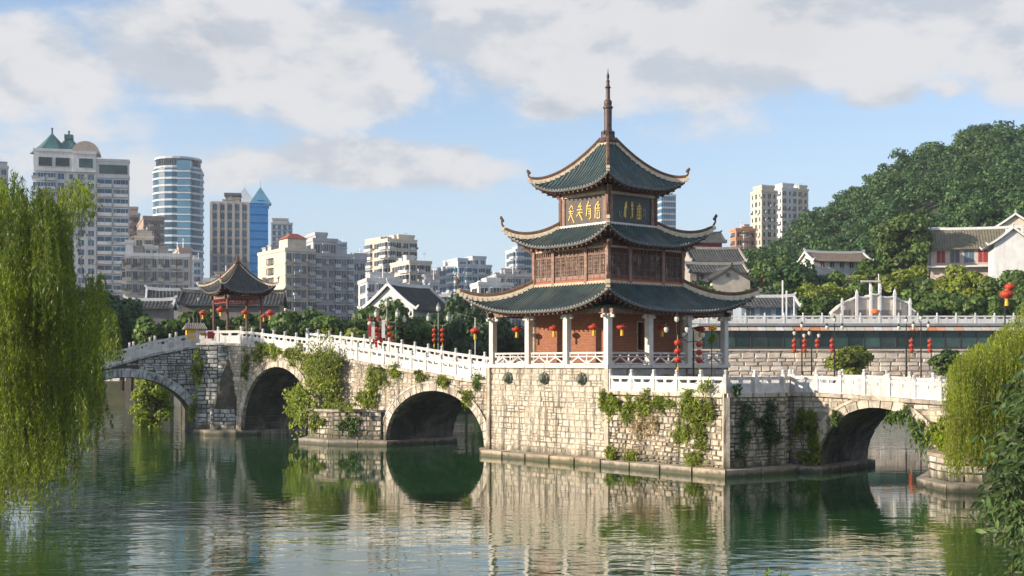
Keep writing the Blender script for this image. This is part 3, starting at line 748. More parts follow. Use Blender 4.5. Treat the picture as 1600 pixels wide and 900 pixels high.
# ------------------------------------------------------------------ the tower
tower = thing('pagoda_tower', 'three-storey pavilion tower with green tiled upturned roofs, spire and brick ground floor', 'pagoda', (TC[0],TC[1],6.2), TR)
Z = lambda z: z-6.2
HC = 5.52
cm = MB(); cm.box(-.19,.19,-.19,.19,.12,3.10); cm.box(-.25,.25,-.25,.25,0,.14); cm.box(-.23,.23,-.23,.23,3.02,3.14)
cme = cm.mesh('column', column)
spots = []
for i in range(4):
    a = -HC+i*2*HC/3
    spots += [(a,-HC,0),(HC,a,1),(-a,HC,2),(-HC,-a,3)]
seen = set()
for (x, y, k) in spots:
    kk = (round(x,2), round(y,2))
    if kk in seen: continue
    seen.add(kk); link('column', cme, tower, loc=(x,y,0))
bm = MB(); bm.box(-.55,.55,-.07,.07,2.92,3.08); bm.box(-.40,.40,-.09,.09,3.08,3.2); bme = bm.mesh('column_bracket', column)
for (x, y, k) in spots: link('column_bracket', bme, tower, loc=(x,y,0), rot=(0,0,k*pi/2))
for k in range(4):
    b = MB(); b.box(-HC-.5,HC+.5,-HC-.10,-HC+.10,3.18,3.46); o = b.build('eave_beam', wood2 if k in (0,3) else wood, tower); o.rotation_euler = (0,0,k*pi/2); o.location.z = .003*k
    b = MB(); b.box(-HC-.2,HC+.2,-HC-.06,-HC+.06,3.46,3.62); o = b.build('painted_frieze', mat('green_painted_timber', (.05,.13,.09), .6, .3, 4), tower); o.rotation_euler = (0,0,k*pi/2); o.location.z = .003*k
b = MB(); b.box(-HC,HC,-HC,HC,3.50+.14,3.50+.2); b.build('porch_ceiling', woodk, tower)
# brick core
def brickmat():
    m = bpy.data.materials.new('red_brickwork'); m.use_nodes = True; t = NT(m.node_tree); p = t.n['Principled BSDF']
    oc = t.new('ShaderNodeTexCoord').outputs['Object']; sx = t.new('ShaderNodeSeparateXYZ'); t.l.new(oc, sx.inputs[0])
    v = t.comb(t.math('ADD', sx.outputs[0], sx.outputs[1]), sx.outputs[2]); br = t.new('ShaderNodeTexBrick'); t.put(br.inputs['Vector'], v)
    br.inputs['Scale'].default_value = 1; br.inputs['Brick Width'].default_value = .34; br.inputs['Row Height'].default_value = .105; br.inputs['Mortar Size'].default_value = .012
    br.inputs['Color1'].default_value = (.29,.092,.050,1); br.inputs['Color2'].default_value = (.21,.070,.045,1); br.inputs['Mortar'].default_value = (.42,.24,.13,1)
    n = t.noise(oc, 6, 4, .7); c = t.mix(t.sstep(n, .45, .75), br.outputs['Color'], (.38,.17,.085)); c = t.mix(t.sstep(t.noise(oc, 1.3, 4, .7), .5, .8, 0, .6), c, (.17,.065,.045))
    t.put(p.inputs['Base Color'], c); p.inputs['Roughness'].default_value = .9
    bn = t.new('ShaderNodeBump'); bn.inputs['Distance'].default_value = .02; t.put(bn.inputs['Height'], br.outputs['Fac']); bn.invert = True; t.l.new(bn.outputs[0], p.inputs['Normal'])
    return m
brick = brickmat()
K = 3.52
def shell_wall(name, K, z0, z1, mt, holes, parent):        # four walls; the hole (x0,x1,z0,z1) is cut in each
    for k in range(4):
        b = MB(); hx0, hx1, hz0, hz1 = holes[k] if holes[k] else (0,0,0,0)
        if holes[k]:
            b.box(-K+.15,hx0,-K,-K+.3,z0,z1); b.box(hx1,K-.15,-K,-K+.3,z0,z1); b.box(hx0,hx1,-K,-K+.3,hz1,z1)
            if hz0 > z0: b.box(hx0,hx1,-K,-K+.3,z0,hz0)
        else: b.box(-K+.15,K-.15,-K,-K+.3,z0,z1)
        o = b.build(name, mt, parent); o.rotation_euler = (0,0,k*pi/2)
shell_wall('brick_wall', K, 0, 3.6, brick, [(-.80,-.22,.95,2.75), None, None, None], tower)
b = MB(); b.box(-.88,-.8,-K-.05,-K+.2,.9,2.83); b.box(-.22,-.14,-K-.05,-K+.2,.9,2.83); b.box(-.8,-.22,-K-.05,-K+.2,2.75,2.83); b.box(-.8,-.22,-K-.05,-K+.2,.87,.95); b.build('window_frame', palebeam, tower)
for (x, y) in ((-K,-K),(K,-K),(-K,K),(K,K)):
    b = MB(); b.lathe([(.17,0),(.17,3.6)], 10); o = b.build('core_post', palebeam, tower); o.location = (x,y,0)
b = MB(); b.box(-K+.3,K-.3,-K+.3,K-.3,.02,.05); b.build('inner_floor', woodk, tower)
# storeys
roof(tower, 6.68, K+.02, Z(9.62), Z(11.46), 1.18, 1.45, flare=.30, ridge=.25, curl=.75, sof=.25, nv=12)
zb, zt = Z(11.46), Z(13.95)
b = MB(); q = K+.12
for k in range(4):
    m_ = MB(); m_.box(-q,q,-q,-q+.24,zb-.08,zb+.12); o = m_.build('pale_plinth_moulding', palebeam, tower); o.rotation_euler = (0,0,k*pi/2); o.location.z = .002*k
pb = MB(); pb.box(-.13,.13,-.13,.13,zb,zt+.3); pme = pb.mesh('timber_post', wood2)
for (x, y) in ((-K,-K),(K,-K),(-K,K),(K,K)): link('timber_post', pme, tower, loc=(x,y,0))
bays = [(-K+.13,-1.70),(-1.44,1.44),(1.70,K-.13)]
pane_m = mat('painted_glint_pane', (.07,.07,.065), .2, .5, 3.0, (.50,.52,.47), .40)  # pale blotches put reflections and white glimpses into the pane colour
def lattice(x0, x1, n, parent, k):
    wd = (x1-x0)/n
    for i in range(n):
        a0, a1 = x0+i*wd+.02, x0+(i+1)*wd-.02; b = MB(); y = -K
        b.box(a0,a0+.06,y-.04,y+.05,zb+.30,zt-.62); b.box(a1-.06,a1,y-.04,y+.05,zb+.30,zt-.62)
        b.box(a0+.06,a1-.06,y-.04,y+.05,zb+.30,zb+.36); b.box(a0+.06,a1-.06,y-.04,y+.05,zt-.68,zt-.62); b.box(a0+.06,a1-.06,y-.03,y+.04,zb+.36,zb+.55)
        nv = 3
        for q in range(1, nv): xx = a0+(a1-a0)*q/nv; b.box(xx-.015,xx+.015,y-.035,y+.0,zb+.55,zt-.68)
        for q in range(5):
            z = zb+.68+q*(zt-zb-1.5)/4; b.box(a0+.06,a1-.06,y-.033,y+.0,z-.014,z+.014)
        xm = (a0+a1)/2; b.box(xm-.11,xm+.11,y-.037,y,zb+1.0,zb+1.03); b.box(xm-.11,xm+.11,y-.037,y,zb+1.45,zb+1.48)
        o = b.build('lattice_window', wood2 if k == 3 else wood, parent); o.rotation_euler = (0,0,k*pi/2)  # left windows take the paler timber, coloured as if sunlit
        p = MB(); p.box(a0+.05,a1-.05,-K+.02,-K+.03,zb+.5,zt-.65); p.build('pane', pane_m, o)
for k in range(4):
    wm = wood2 if k == 3 else wood  # sunlit tone painted on the left face only
    for (x, y) in ((-1.57,-K),(1.57,-K)):
        o = link('timber_post', pme, tower, loc=Vector((x,y,0)) @ Matrix.Rotation(-k*pi/2,3,'Z'), rot=(0,0,k*pi/2))
    for (x0, x1), n in zip(bays, (3,5,3)): lattice(x0, x1, n, tower, k)
    b = MB(); b.box(-K,K,-K-.05,-K+.08,zb+.12,zb+.28); o = b.build('bottom_rail', mat('red_brown_rail', (.28,.07,.035), .6, .25, 5), tower); o.rotation_euler = (0,0,k*pi/2)
    b = MB(); b.box(-K+.1,K-.1,-K+.06,-K+.10,zt-.62,zt-.2)
    for (x0, x1) in bays:
        n = 9
        for i in range(n): xx = x0+(x1-x0)*(i+.5)/n; b.box(xx-.02,xx+.02,-K-.02,-K+.06,zt-.56,zt-.26)
        b.box(x0,x1,-K-.03,-K+.06,zt-.6,zt-.56)
    o = b.build('lattice_frieze', wm, tower); o.rotation_euler = (0,0,k*pi/2)
    for (x0, x1) in bays:
        b = MB(); b.box(x0,x1,-K-.06,-K+.08,zt-.25,zt-.12); o = b.build('pale_beam', palebeam, tower); o.rotation_euler = (0,0,k*pi/2)
    b = MB(); b.box(-K-.3,K+.3,-K-.10,-K+.10,zt-.12,zt+.3); o = b.build('top_beam', wm, tower); o.rotation_euler = (0,0,k*pi/2); o.location.z = .002*k
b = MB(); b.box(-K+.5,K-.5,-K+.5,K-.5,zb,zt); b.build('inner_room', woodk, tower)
roof(tower, 4.58, 2.30, Z(13.95), Z(15.42), 1.05, 1.4, flare=.24, ridge=.22, curl=.75, sof=.22, nv=10, inner=K-.1)
# curved braces at the eaves' corners
def braces(K, z, r, n=6):
    for (sx, sy) in ((-1,-1),(1,-1),(-1,1),(1,1)):
        pts = [(sx*(K+r*(1-cos(t))*.7), sy*(K+r*(1-cos(t))*.7), z-r*.9+r*sin(t)*.95) for t in [pi/2*i/n for i in range(n+1)]]
        b = MB(); b.tube(pts, .07, 6); b.build('corner_brace', wood2, tower)
braces(K, Z(14.0), .9); braces(2.30, Z(17.8), .7)
# third storey with gilt writing
K3 = 2.25; zb, zt = Z(15.42), Z(17.78)
tpm = MB().box(-.11,.11,-.11,.11,zb,zt).mesh('timber_post', wood)
for (x, y) in ((-K3,-K3),(K3,-K3),(-K3,K3),(K3,K3)): link('timber_post', tpm, tower, loc=(x,y,0))
boardm = mat('dark_name_board', (.06,.045,.04), .5, .35, 3, (.10,.06,.055), .4)
boardg = mat('greenish_board', (.035,.045,.042), .5, .35, 3)
G = {  # brush strokes traced as (x0,y0,x1,y1,width)
 'L': [(285,292,245,350,14),(285,300,302,350,12),(240,380,306,374,13),(262,350,270,440,14),(262,430,238,505,15),(272,420,316,530,16),(250,405,300,408,11),
       (407,260,378,305,14),(368,315,415,302,12),(402,300,395,362,13),(350,356,425,348,13),(398,370,348,442,15),(385,402,426,490,17),(362,392,430,386,11),
       (512,240,485,302,15),(478,305,542,293,13),(490,310,480,432,16),(502,340,540,335,11),(536,335,540,455,14),(508,370,532,372,10),(508,402,532,402,10),(540,450,516,476,14),
       (642,238,600,292,17),(601,290,594,460,16),(622,292,652,281,12),(636,268,636,330,13),(612,333,658,325,12),(618,362,655,355,12),(625,372,622,462,12),(652,368,655,452,12),(622,456,658,450,13)],
 'R': [(1056,225,1048,475,26),(1040,300,1030,462,14),(1070,232,1066,340,12),
       (1140,225,1146,462,22),(1124,292,1166,284,13),(1128,250,1158,250,11),(1128,345,1164,340,11),(1130,455,1120,490,10),
       (1240,248,1240,505,15),(1214,300,1264,292,14),(1208,342,1268,338,14),(1212,386,1268,382,14),(1208,430,1266,428,14),(1212,478,1262,476,14),(1212,300,1208,500,9),(1262,300,1264,500,9)],
 'D': [(1300,310,1296,470,10),(1322,318,1326,480,12),(1296,360,1330,356,9),(1298,420,1330,418,9),(970,370,962,430,12),(965,430,1000,485,14),(985,400,1000,380,9)]}
def glyphs(key, X, Zf, y, m, k, name):
    # one mesh per written character, cut in slightly raised metal
    ST = G[key]; b = MB(); groups = []
    for s in ST:
        cx = (s[0]+s[2])/2
        for g in groups:
            if abs(g[0]-cx) < 52: g[1].append(s); break
        else: groups.append([cx, [s]])
    for cx, ss in groups:
        b = MB()
        for i, (x0, y0, x1, y1, wd) in enumerate(ss):
            p = Vector((X(x0, y0), 0, Zf(x0, y0))); q = Vector((X(x1, y1), 0, Zf(x1, y1))); d = (q-p).normalized(); n = Vector((d.z, 0, -d.x)); r = wd/2*.0098*.55
            mid = p.lerp(q, .5); pts = [p-d*.02, p.lerp(q,.15)+n*r*1.2, mid+n*r*.8, q-d*.02+n*r, q+d*.02, q-d*.02-n*r, mid-n*r*.8, p.lerp(q,.15)-n*r*1.2]
            yy = y-.02-.0015*i
            b.add([(v.x, yy, v.z) for v in pts]+[(v.x, y+.01, v.z) for v in pts], [tuple(range(8))]+[(j, (j+1)%8, 8+(j+1)%8, 8+j) for j in range(8)])
        o = b.build(name, m, tower); o.rotation_euler = (0,0,k*pi/2)
for k in range(4):
    b = MB(); b.box(-K3+.1,K3-.1,-K3+.02,-K3+.12,zb,zt-.4)
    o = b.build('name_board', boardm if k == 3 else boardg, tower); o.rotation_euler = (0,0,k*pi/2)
    for (x0, x1) in ((-K3+.11,-K3+.42),(K3-.42,K3-.11)):
        b = MB(); b.box(x0,x1,-K3-.05,-K3+.10,zb,zt-.4); o = b.build('side_panel', wood2, tower); o.rotation_euler = (0,0,k*pi/2)
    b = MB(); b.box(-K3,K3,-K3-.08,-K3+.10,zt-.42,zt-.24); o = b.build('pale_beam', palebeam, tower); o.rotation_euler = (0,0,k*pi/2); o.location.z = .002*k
    b = MB(); b.box(-K3-.25,K3+.25,-K3-.12,-K3+.12,zt-.24,zt+.12); o = b.build('top_beam', wood2 if k == 3 else wood, tower); o.rotation_euler = (0,0,k*pi/2); o.location.z = .002*k  # left beam coloured lighter for the sun on it
    b = MB(); b.box(-K3-.12,K3+.12,-K3-.14,-K3+.10,zb-.05,zb+.10); o = b.build('pale_plinth_moulding', column, tower); o.rotation_euler = (0,0,k*pi/2); o.location.z = .002*k
# left board faces -x (k=3), right board -y (k=0). zoom picture: left board spans x 150..740, right 830..1440
gl = lambda x, y: -K3+(x-130)/(760-130)*2*K3
def zl(x, y):     # picture row of board top/bottom at this column, both sloping with the perspective
    t0 = 215-(x-150)*.13; t1 = 600-(x-150)*.16; return zt-.42-(y-t0)/(t1-t0)*(zt-.42-zb-.05)
gr = lambda x, y: -K3+(x-815)/(1470-815)*2*K3
def zr(x, y):
    t0 = 110+(x-830)*.12; t1 = 560+(x-830)*.05; return zt-.42-(y-t0)/(t1-t0)*(zt-.42-zb-.05)
glyphs('L', gl, zl, -K3, gold, 3, 'gilt_character'); glyphs('R', gr, zr, -K3, gold, 0, 'gilt_character'); glyphs('D', gr, zr, -K3, dull, 0, 'faded_character')
b = MB(); b.box(-K3+.2,K3-.2,-K3+.2,K3-.2,zb,zt); b.build('inner_room', woodk, tower)
roof(tower, 3.48, .34, Z(17.78), Z(21.15), .72, 1.5, flare=.18, ridge=.21, curl=.45, sof=.2, nv=14, inner=K3-.1)
b = MB(); b.box(-.42,.42,-.42,.42,Z(20.95),Z(21.35)); o = b.build('spire_collar', cream, tower)
z0 = Z(21.2)
b = MB(); b.lathe([(.62,0),(.66,.10),(.58,.20),(.50,.30),(.47,.45),(.36,.62),(.40,.70),(.30,.80),(.26,1.0),(.27,2.25),(.34,2.33),(.34,2.42),(.24,2.5),(.27,2.62),(.27,2.78),(.22,2.86),(.15,2.9),(.14,3.65),(.21,3.72),(.14,3.80),(.12,3.9),(.10,4.05),(.13,4.15),(.06,4.3),(.10,4.42),(.10,4.52),(.03,4.75),(.02,5.0)], 14)
for k in range(8): b.box(.30,.46,-.05,.05,.35,.75,0,Matrix.Rotation(k*pi/4,4,'Z'))
o = b.build('spire', mat('dark_clay_spire', (.075,.05,.045), .55, .35, 3, (.14,.09,.07), .3), tower, smooth=False); o.location = (0,0,z0)
# porch railings between the columns
for k, nm in enumerate(('right','back right','back left','left')):
    for i in range(3):
        a = -HC+i*2*HC/3; p = Matrix.Rotation(k*pi/2,3,'Z') @ Vector((a+.19,-HC,0)); q = Matrix.Rotation(k*pi/2,3,'Z') @ Vector((a+2*HC/3-.19,-HC,0))
        A = tw(p.x,p.y); B = tw(q.x,q.y)
        pos = {0: ('nearest the front corner','in the middle','at the far end'), 3: ('at the far end','in the middle','nearest the front corner')}.get(k, ('first','middle','last'))[i]
        balustrade('porch_railing', 'white pierced stone railing of the tower porch, %s side, bay %s' % (nm, pos), [(A[0],A[1],6.22),(B[0],B[1],6.22)], h=.78, ph=.76, step=99, posts=False, style='lattice', group='porch railings between the tower columns')

# ------------------------------------------------------------------ small pavilion at the bend
PR = radians(35.0); PC = (-24.95,115.8); PF = 8.06
pv = thing('small_pavilion', 'small open pavilion with black upturned tile roof on the bridge bend', 'pavilion', (PC[0],PC[1],PF), PR)
hc = 1.6
for k, (x, y) in enumerate(((-hc,-hc),(hc,-hc),(hc,hc),(-hc,hc))):
    b = MB(); b.lathe([(.20,0),(.20,.15),(.12,.2),(.12,4.35)], 10); o = b.build('column', wood, pv); o.location = (x,y,0)
for k in range(4):
    b = MB(); b.box(-hc-.3,hc+.3,-hc-.08,-hc+.08,4.0,4.3); o = b.build('beam', wood2 if k == 3 else wood, pv); o.rotation_euler = (0,0,k*pi/2); o.location.z = .002*k  # sun side gets the lighter, sunlit timber colour
    b = MB(); b.box(-hc+.12,hc-.12,-hc-.04,-hc+.04,3.6,3.67)
    for i in range(10): xx = -hc+.25+i*(2*hc-.5)/9; b.box(xx-.02,xx+.02,-hc-.03,-hc+.03,3.67,4.0)
    o = b.build('hanging_lattice', redd, pv); o.rotation_euler = (0,0,k*pi/2)
roof(pv, 2.42, .10, 4.55, 7.25, .70, 1.45, flare=.18, pitch=.22, rr=.05, ridge=.13, curl=.5, sof=.2, nv=10, mt=tilegrey, mr=mat('grey_tile_ribs', (.075,.08,.078), .6, .3, 3, island=.2), inner=hc)
b = MB(); b.lathe([(.26,0),(.28,.15),(.16,.25),(.18,.4),(.10,.5),(.12,.62),(.07,.8),(.03,1.0),(.01,1.2)], 10); o = b.build('finial', brown, pv); o.location = (0,0,7.1)
# ------------------------------------------------------------------ city buildings
def fm(name, c, v=.10, rnd=0, streak=.25): return mat(name, c, .85, v, .12, tuple(x*.72 for x in c), .35, streak=streak, rnd=rnd)
c_white = fm('white_render', (.60,.60,.60)); c_cream = fm('cream_render', (.62,.55,.45)); c_grey = fm('grey_render', (.42,.42,.44)); c_brown = fm('brown_render', (.36,.28,.25))
c_pink = fm('pinkish_render', (.50,.40,.34)); c_tan = fm('tan_render', (.44,.40,.36)); c_blue = mat('blue_netting', (.012,.22,.58), .55, .12, .15, (.03,.18,.38), .4)
c_lb = fm('pale_bluish_render', (.52,.56,.60)); c_orange = fm('orange_brick_render', (.50,.24,.13)); redroof = mat('red_roof_tile', (.30,.075,.045), .7, .2, .5); tealroof = mat('teal_roof_tile', (.035,.12,.12), .5, .25, .5)
dkroof = mat('dark_flat_roof', (.13,.12,.12), .9, .2, .4); steelm = mat('pale_metal', (.50,.52,.55), .4, .1, 1, metal=.3)
CELLM = {}
def cell_mesh(kind, cw, ch, mw, mg):
    key = (kind, round(cw,2), round(ch,2), mw.name, mg.name)
    if key in CELLM: return CELLM[key]
    b = MB()            # local: x along the face, z up, outside is -y
    if kind == 'w':
        w_, h_ = cw*.30, ch*.30
        b.box(-w_,w_,-.05,.05,-h_,h_,1); b.box(-w_-.12,w_+.12,-.18,.04,-h_-.14,-h_,0); b.box(-w_-.12,w_+.12,-.14,.04,h_,h_+.12,0); b.box(-.05,.05,-.09,.0,-h_,h_,0)
    elif kind == 'v':
        w_, h_ = cw*.17, ch*.26; b.box(-w_,w_,-.05,.05,-h_,h_,1); b.box(-w_-.1,w_+.1,-.18,.04,-h_-.12,-h_,0)
    elif kind == 'b':
        w_, h_ = cw*.44, ch*.5
        b.box(-w_,w_,-.05,.05,-h_*.8,h_*.7,1); b.box(-w_,w_,-1.0,.05,-h_*.95,-h_*.80,0); b.box(-w_,w_,-1.0,-.92,-h_*.80,-h_*.25,0)
        b.box(-w_,-w_+.1,-1.0,0,-h_*.8,-h_*.25,0); b.box(w_-.1,w_,-1.0,0,-h_*.8,-h_*.25,0); b.box(-.06,.06,-.1,.0,-h_*.8,h_*.7,0)
    elif kind == 'B':       # balcony glazed in
        w_, h_ = cw*.44, ch*.5
        b.box(-w_,w_,-.9,.05,-h_*.95,-h_*.30,0); b.box(-w_+.05,w_-.05,-.85,.05,-h_*.30,h_*.6,1); b.box(-w_,w_,-.9,.05,h_*.6,h_*.75,0)
        for q in (-.33,0,.33): b.box(w_*q*2-.04,w_*q*2+.04,-.9,-.84,-h_*.3,h_*.6,0)
    elif kind == 'g':
        w_, h_ = cw*.5, ch*.5
        b.box(-w_+.05,w_-.05,-.05,.05,-h_*.55,h_*.8,1); b.box(-w_,w_,-.25,.05,-h_,-h_*.55,0); 
        for q in (-.5,0,.5): b.box(w_*q*1.0-.04,w_*q+.04,-.10,0,-h_*.55,h_*.8,0)
    CELLM[key] = (b, b.mesh('window', [mw, mg])); return CELLM[key]
NM = {'w':'window','v':'window','b':'balcony','B':'balcony','g':'window_band'}
def face_cells2(E, org, ang, Wd, z0, z1, nfl, pat, zb0=5):
    n = len(pat); cw = Wd/n; ch = (z1-z0)/nfl
    for f in range(nfl):
        for j, k in enumerate(pat):
            if k == '.': continue
            s = (j+.5)*cw; z = z0+(f+.5)*ch
            if z+ch < zb0: continue
            E.append((k, (org[0]+cos(ang)*s, org[1]+sin(ang)*s, z), ang, cw, ch))
def put_cells(t, E, mw, mg, cap=300, asobj=True):
    ac = MB()
    for (k, loc, an, cw, ch) in E:                 # air-conditioner boxes, drying racks and dark stains of use
        if k in 'wvbB' and random.random() < .42:
            xf = Matrix.Translation(loc) @ Matrix.Rotation(an,4,'Z'); x = random.choice((-1,1))*cw*.36; z = -ch*random.uniform(.05,.32)
            ac.box(x-.45,x+.45,-.55 if k in 'wv' else -1.35,-.02,z-.3,z+.3,0,xf)
    if ac.v: ac.build('air_conditioners', random.choice((c_lb, c_grey, dkroof)), t, 'stuff')
    E = sorted(E, key=lambda e: -e[1][2]); K_ = cap if asobj else 0
    for (k, loc, an, cw, ch) in E[:K_]:
        link(NM[k], cell_mesh(k, cw, ch, mw, mg)[1], t, loc=loc, rot=(0,0,an))
    if len(E) > K_:
        b = MB()
        for (k, loc, an, cw, ch) in E[K_:]:
            q = cell_mesh(k, cw, ch, mw, mg)[0]; xf = Matrix.Translation(loc) @ Matrix.Rotation(an,4,'Z'); n0 = len(b.v)
            b.v += [tuple(xf @ Vector(p)) for p in q.v]; b.f += [tuple(i+n0 for i in f) for f in q.f]; b.m += q.m
        b.build('windows', [mw, mg], t, 'stuff')
def footprint(u0, uc, u1, Y, th):
    """near corner at column uc; right face runs at angle th, left face at th+90deg; returns corner, right width, left depth"""
    X = PX(uc, Y); k1 = (u1-800)/F; k0 = (u0-800)/F; c, s = cos(th), sin(th)
    a = (k1*Y-X)/(c-k1*s) if u1 > uc else 6
    d = (k0*Y-X)/(-s-k0*c) if u0 < uc else 6
    return (X, Y), max(a, 2), max(d, 2)
def block_b(t, org, th, a, d, x0, x1, y0, y1, z0, z1, mw, patR='', patL='', nfl=1, E=None, zc=None, par=.9, bands=True, name='wall'):
    """one box of a building inside its local frame (x right, y back)"""
    b = MB(); b.box(x0,x1,y0,y1,z0,z1); b.build(name, mw, t)
    p = MB(); p.box(x0-.2,x1+.2,y0-.2,y0+.15,z1,z1+par); p.box(x0-.2,x0+.15,y0,y1,z1,z1+par); p.box(x1-.15,x1+.2,y0,y1,z1,z1+par); p.box(x0,x1,y1-.2,y1+.2,z1,z1+par); p.build('parapet', mw, t)
    zc = zc if zc is not None else z0
    if bands:
        q = MB(); ch = (z1-zc)/nfl
        for f in range(nfl): z = zc+f*ch; q.box(x0-.12,x1+.12,y0-.12,y0+.05,z-.12,z+.12); q.box(x0-.12,x0+.05,y0,y1,z-.12,z+.12)
        q.build('floor_bands', mw, t, 'stuff')
    if E is not None:
        if patR: face_cells2(E, (x0,y0), 0, x1-x0, zc, z1, nfl, patR)
        if patL: face_cells2(E, (x0,y1), -pi/2, y1-y0, zc, z1, nfl, patL)
GZ = 4.0
def rooftop(t, x0, x1, y0, y1, z, m, n=3):
    for i in range(n):
        w_ = random.uniform(1.5,4); h_ = random.uniform(1,2.8); x = random.uniform(x0+.5, max(x0+.6,x1-w_-.5)); y = random.uniform(y0+1, max(y0+1.1,y1-3))
        b = MB(); b.box(x,x+w_,y,y+2.5,z,z+h_); b.box(x-.2,x+w_+.2,y-.2,y+2.7,z+h_,z+h_+.2); b.build('rooftop_hut', m, t)
    b = MB(); x = random.uniform(x0+1,x1-1); b.tube([(x,y0+2,z),(x,y0+2,z+4)], .08, 4); b.box(x-.8,x+.8,y0+1.95,y0+2.05,z+3.2,z+3.3); b.build('aerial', steelm, t)
def simple(label, u0, uc, u1, vt, Y, th, mw, mg, patR, patL, fl=3.0, name='apartment_building', tops=(), asobj=True, cap=300, mw2=None, group=None, bands=True, vb=None):
    th = radians(th); (X, Yc), a, d = footprint(u0, uc, u1, Y, th); z1 = PZ(vt, Y); n = max(2, int((z1-GZ)/fl))
    t = thing(name, label, 'building', (X, Yc, GZ), th, group); E = []
    block_b(t, None, th, a, d, 0, a, 0, d, 0, z1-GZ, mw, patR, patL, n, E, bands=bands)
    for (fx0, fx1, fy0, fy1, vt2, pr, plft) in tops:
        z2 = PZ(vt2, Y)-GZ; nn = max(1, int((z2-(z1-GZ))/fl))
        block_b(t, None, th, a, d, a*fx0, a*fx1, d*fy0, d*fy1, z1-GZ, z2, mw, pr, plft, nn, E, bands=False)
    rooftop(t, 0, a, 0, d, z1-GZ, mw2 or mw, random.randint(3,6))
    put_cells(t, E, mw2 or mw, mg, cap, asobj); return t, a, d, z1-GZ, E
# leftmost sliver
simple('dark teal sliver of a building at the far left edge behind the willow', -30, -12, 12, 262, 450, 15, c_grey, teal, 'ww', 'ww', asobj=False)
# A: the big white tower with green pyramids
th = radians(14); Y = 420; (X, Yc), a, d = footprint(18, 56, 150, Y, th)
t = thing('apartment_tower', 'big white apartment tower with two green pyramid roofs and an arched gable', 'building', (X,Yc,GZ), th); E = []
z1 = PZ(236, Y)-GZ; zA = PZ(246, Y)-GZ
block_b(t, None, th, a, d, 0, a, 0, d, 0, z1-6.5, c_white, 'BBwvww', 'BwB', 21, E)
block_b(t, None, th, a, d, -.6, a*.62, -.6, d*.9, z1-6.5, z1, c_white, '', '', 1, E, bands=False)
for (xx0, xx1) in ((a*.05,a*.27),(a*.33,a*.56)):
    b = MB(); b.box(xx0,xx1,-.75,-.5,z1-4.8,z1-2.0); b.build('window_band', teal, t)
b = MB(); b.box(-.75,-.5,d*.1,d*.35,z1-4.8,z1-2.0); b.box(-.75,-.5,d*.5,d*.8,z1-4.8,z1-2.0); b.build('window_band', glass, t)
block_b(t, None, th, a, d, a*.62, a, -.9, d, z1-6.5, z1-.5, c_white, '', '', 1, E, bands=False)
b = MB(); b.box(a*.72,a*.95,-1.05,-.8,z1-5.0,z1-2.0); b.build('window_band', teal, t)
xr = 10.5; block_b(t, None, th, a, d, a, a+xr, 1.0, d+2, 0, z1-8, c_white, 'bB', '', 20, E)
block_b(t, None, th, a, d, a, a+xr, .6, d+2, z1-8, z1-2.5, c_white, '', '', 1, E, bands=False)
b = MB(); b.box(a+1,a+xr-.5,.45,.7,z1-6.6,z1-3.6); b.build('window_band', teal, t)
b = MB(); xc = a*.83; n = 16; b.add([(xc+4.4*cos(pi*i/n), y, z1-.2+(4.0*sin(pi*i/n))) for y in (-1.0, 8) for i in range(n+1)], [tuple(range(n+1)), tuple(range(n+1,2*n+2))[::-1]]+[(i,i+1,n+2+i,n+1+i) for i in range(n)]+[(0,n+1,2*n+1,n)]); b.build('arched_gable', c_pink, t)
for (xc, yc, r, h, cap_) in ((a*.22,9,7.2,7.8,0),(a*.50,10,7.0,7.2,1)):
    b = MB()
    for k in range(6): b.add([(xc+r*cos(k*pi/3),yc+r*sin(k*pi/3),z1+.5),(xc+r*cos((k+1)*pi/3),yc+r*sin((k+1)*pi/3),z1+.5),(xc+r*.5*cos((k+1)*pi/3),yc+r*.5*sin((k+1)*pi/3),z1+h*.48),(xc+r*.5*cos(k*pi/3),yc+r*.5*sin(k*pi/3),z1+h*.48),(xc,yc,z1+h)],[(0,1,2,3),(3,2,4)])
    if cap_: b.box(xc-1.4,xc+1.4,yc-1.4,yc+1.4,z1+h-1.3,z1+h+.2)
    b.lathe([(.3,0),(.3,1.5),(.5,1.6),(.1,2.0)], 6, (xc,yc,z1+h-.3)); b.build('pyramid_roof', tealroof, t)
put_cells(t, E, c_white, glassb)
simple('brown stepped apartment block behind the white tower', 180, 186, 218, 336, 470, 12, c_brown, glass, 'wBw', 'w', tops=((.1,.9,.1,.9,326,'',''),), asobj=False)
simple('pinkish brown apartment block right of the white tower', 207, 224, 257, 341, 440, 20, c_brown, glass, 'wBwB', '..', mw2=c_tan)
simple('long low pale apartment terrace with balconies in front of the blue round tower', 158, 196, 296, 400, 330, 14, c_white, glass, 'BwBBwBwBBw', 'wBw', tops=((.0,.12,.0,.6,380,'',''),(.3,.5,.3,.8,388,'ww','')), mw2=c_tan)
simple('small salmon brick block behind the low pale terrace', 262, 280, 300, 392, 380, 20, c_pink, glass, 'w.', '.', asobj=False)
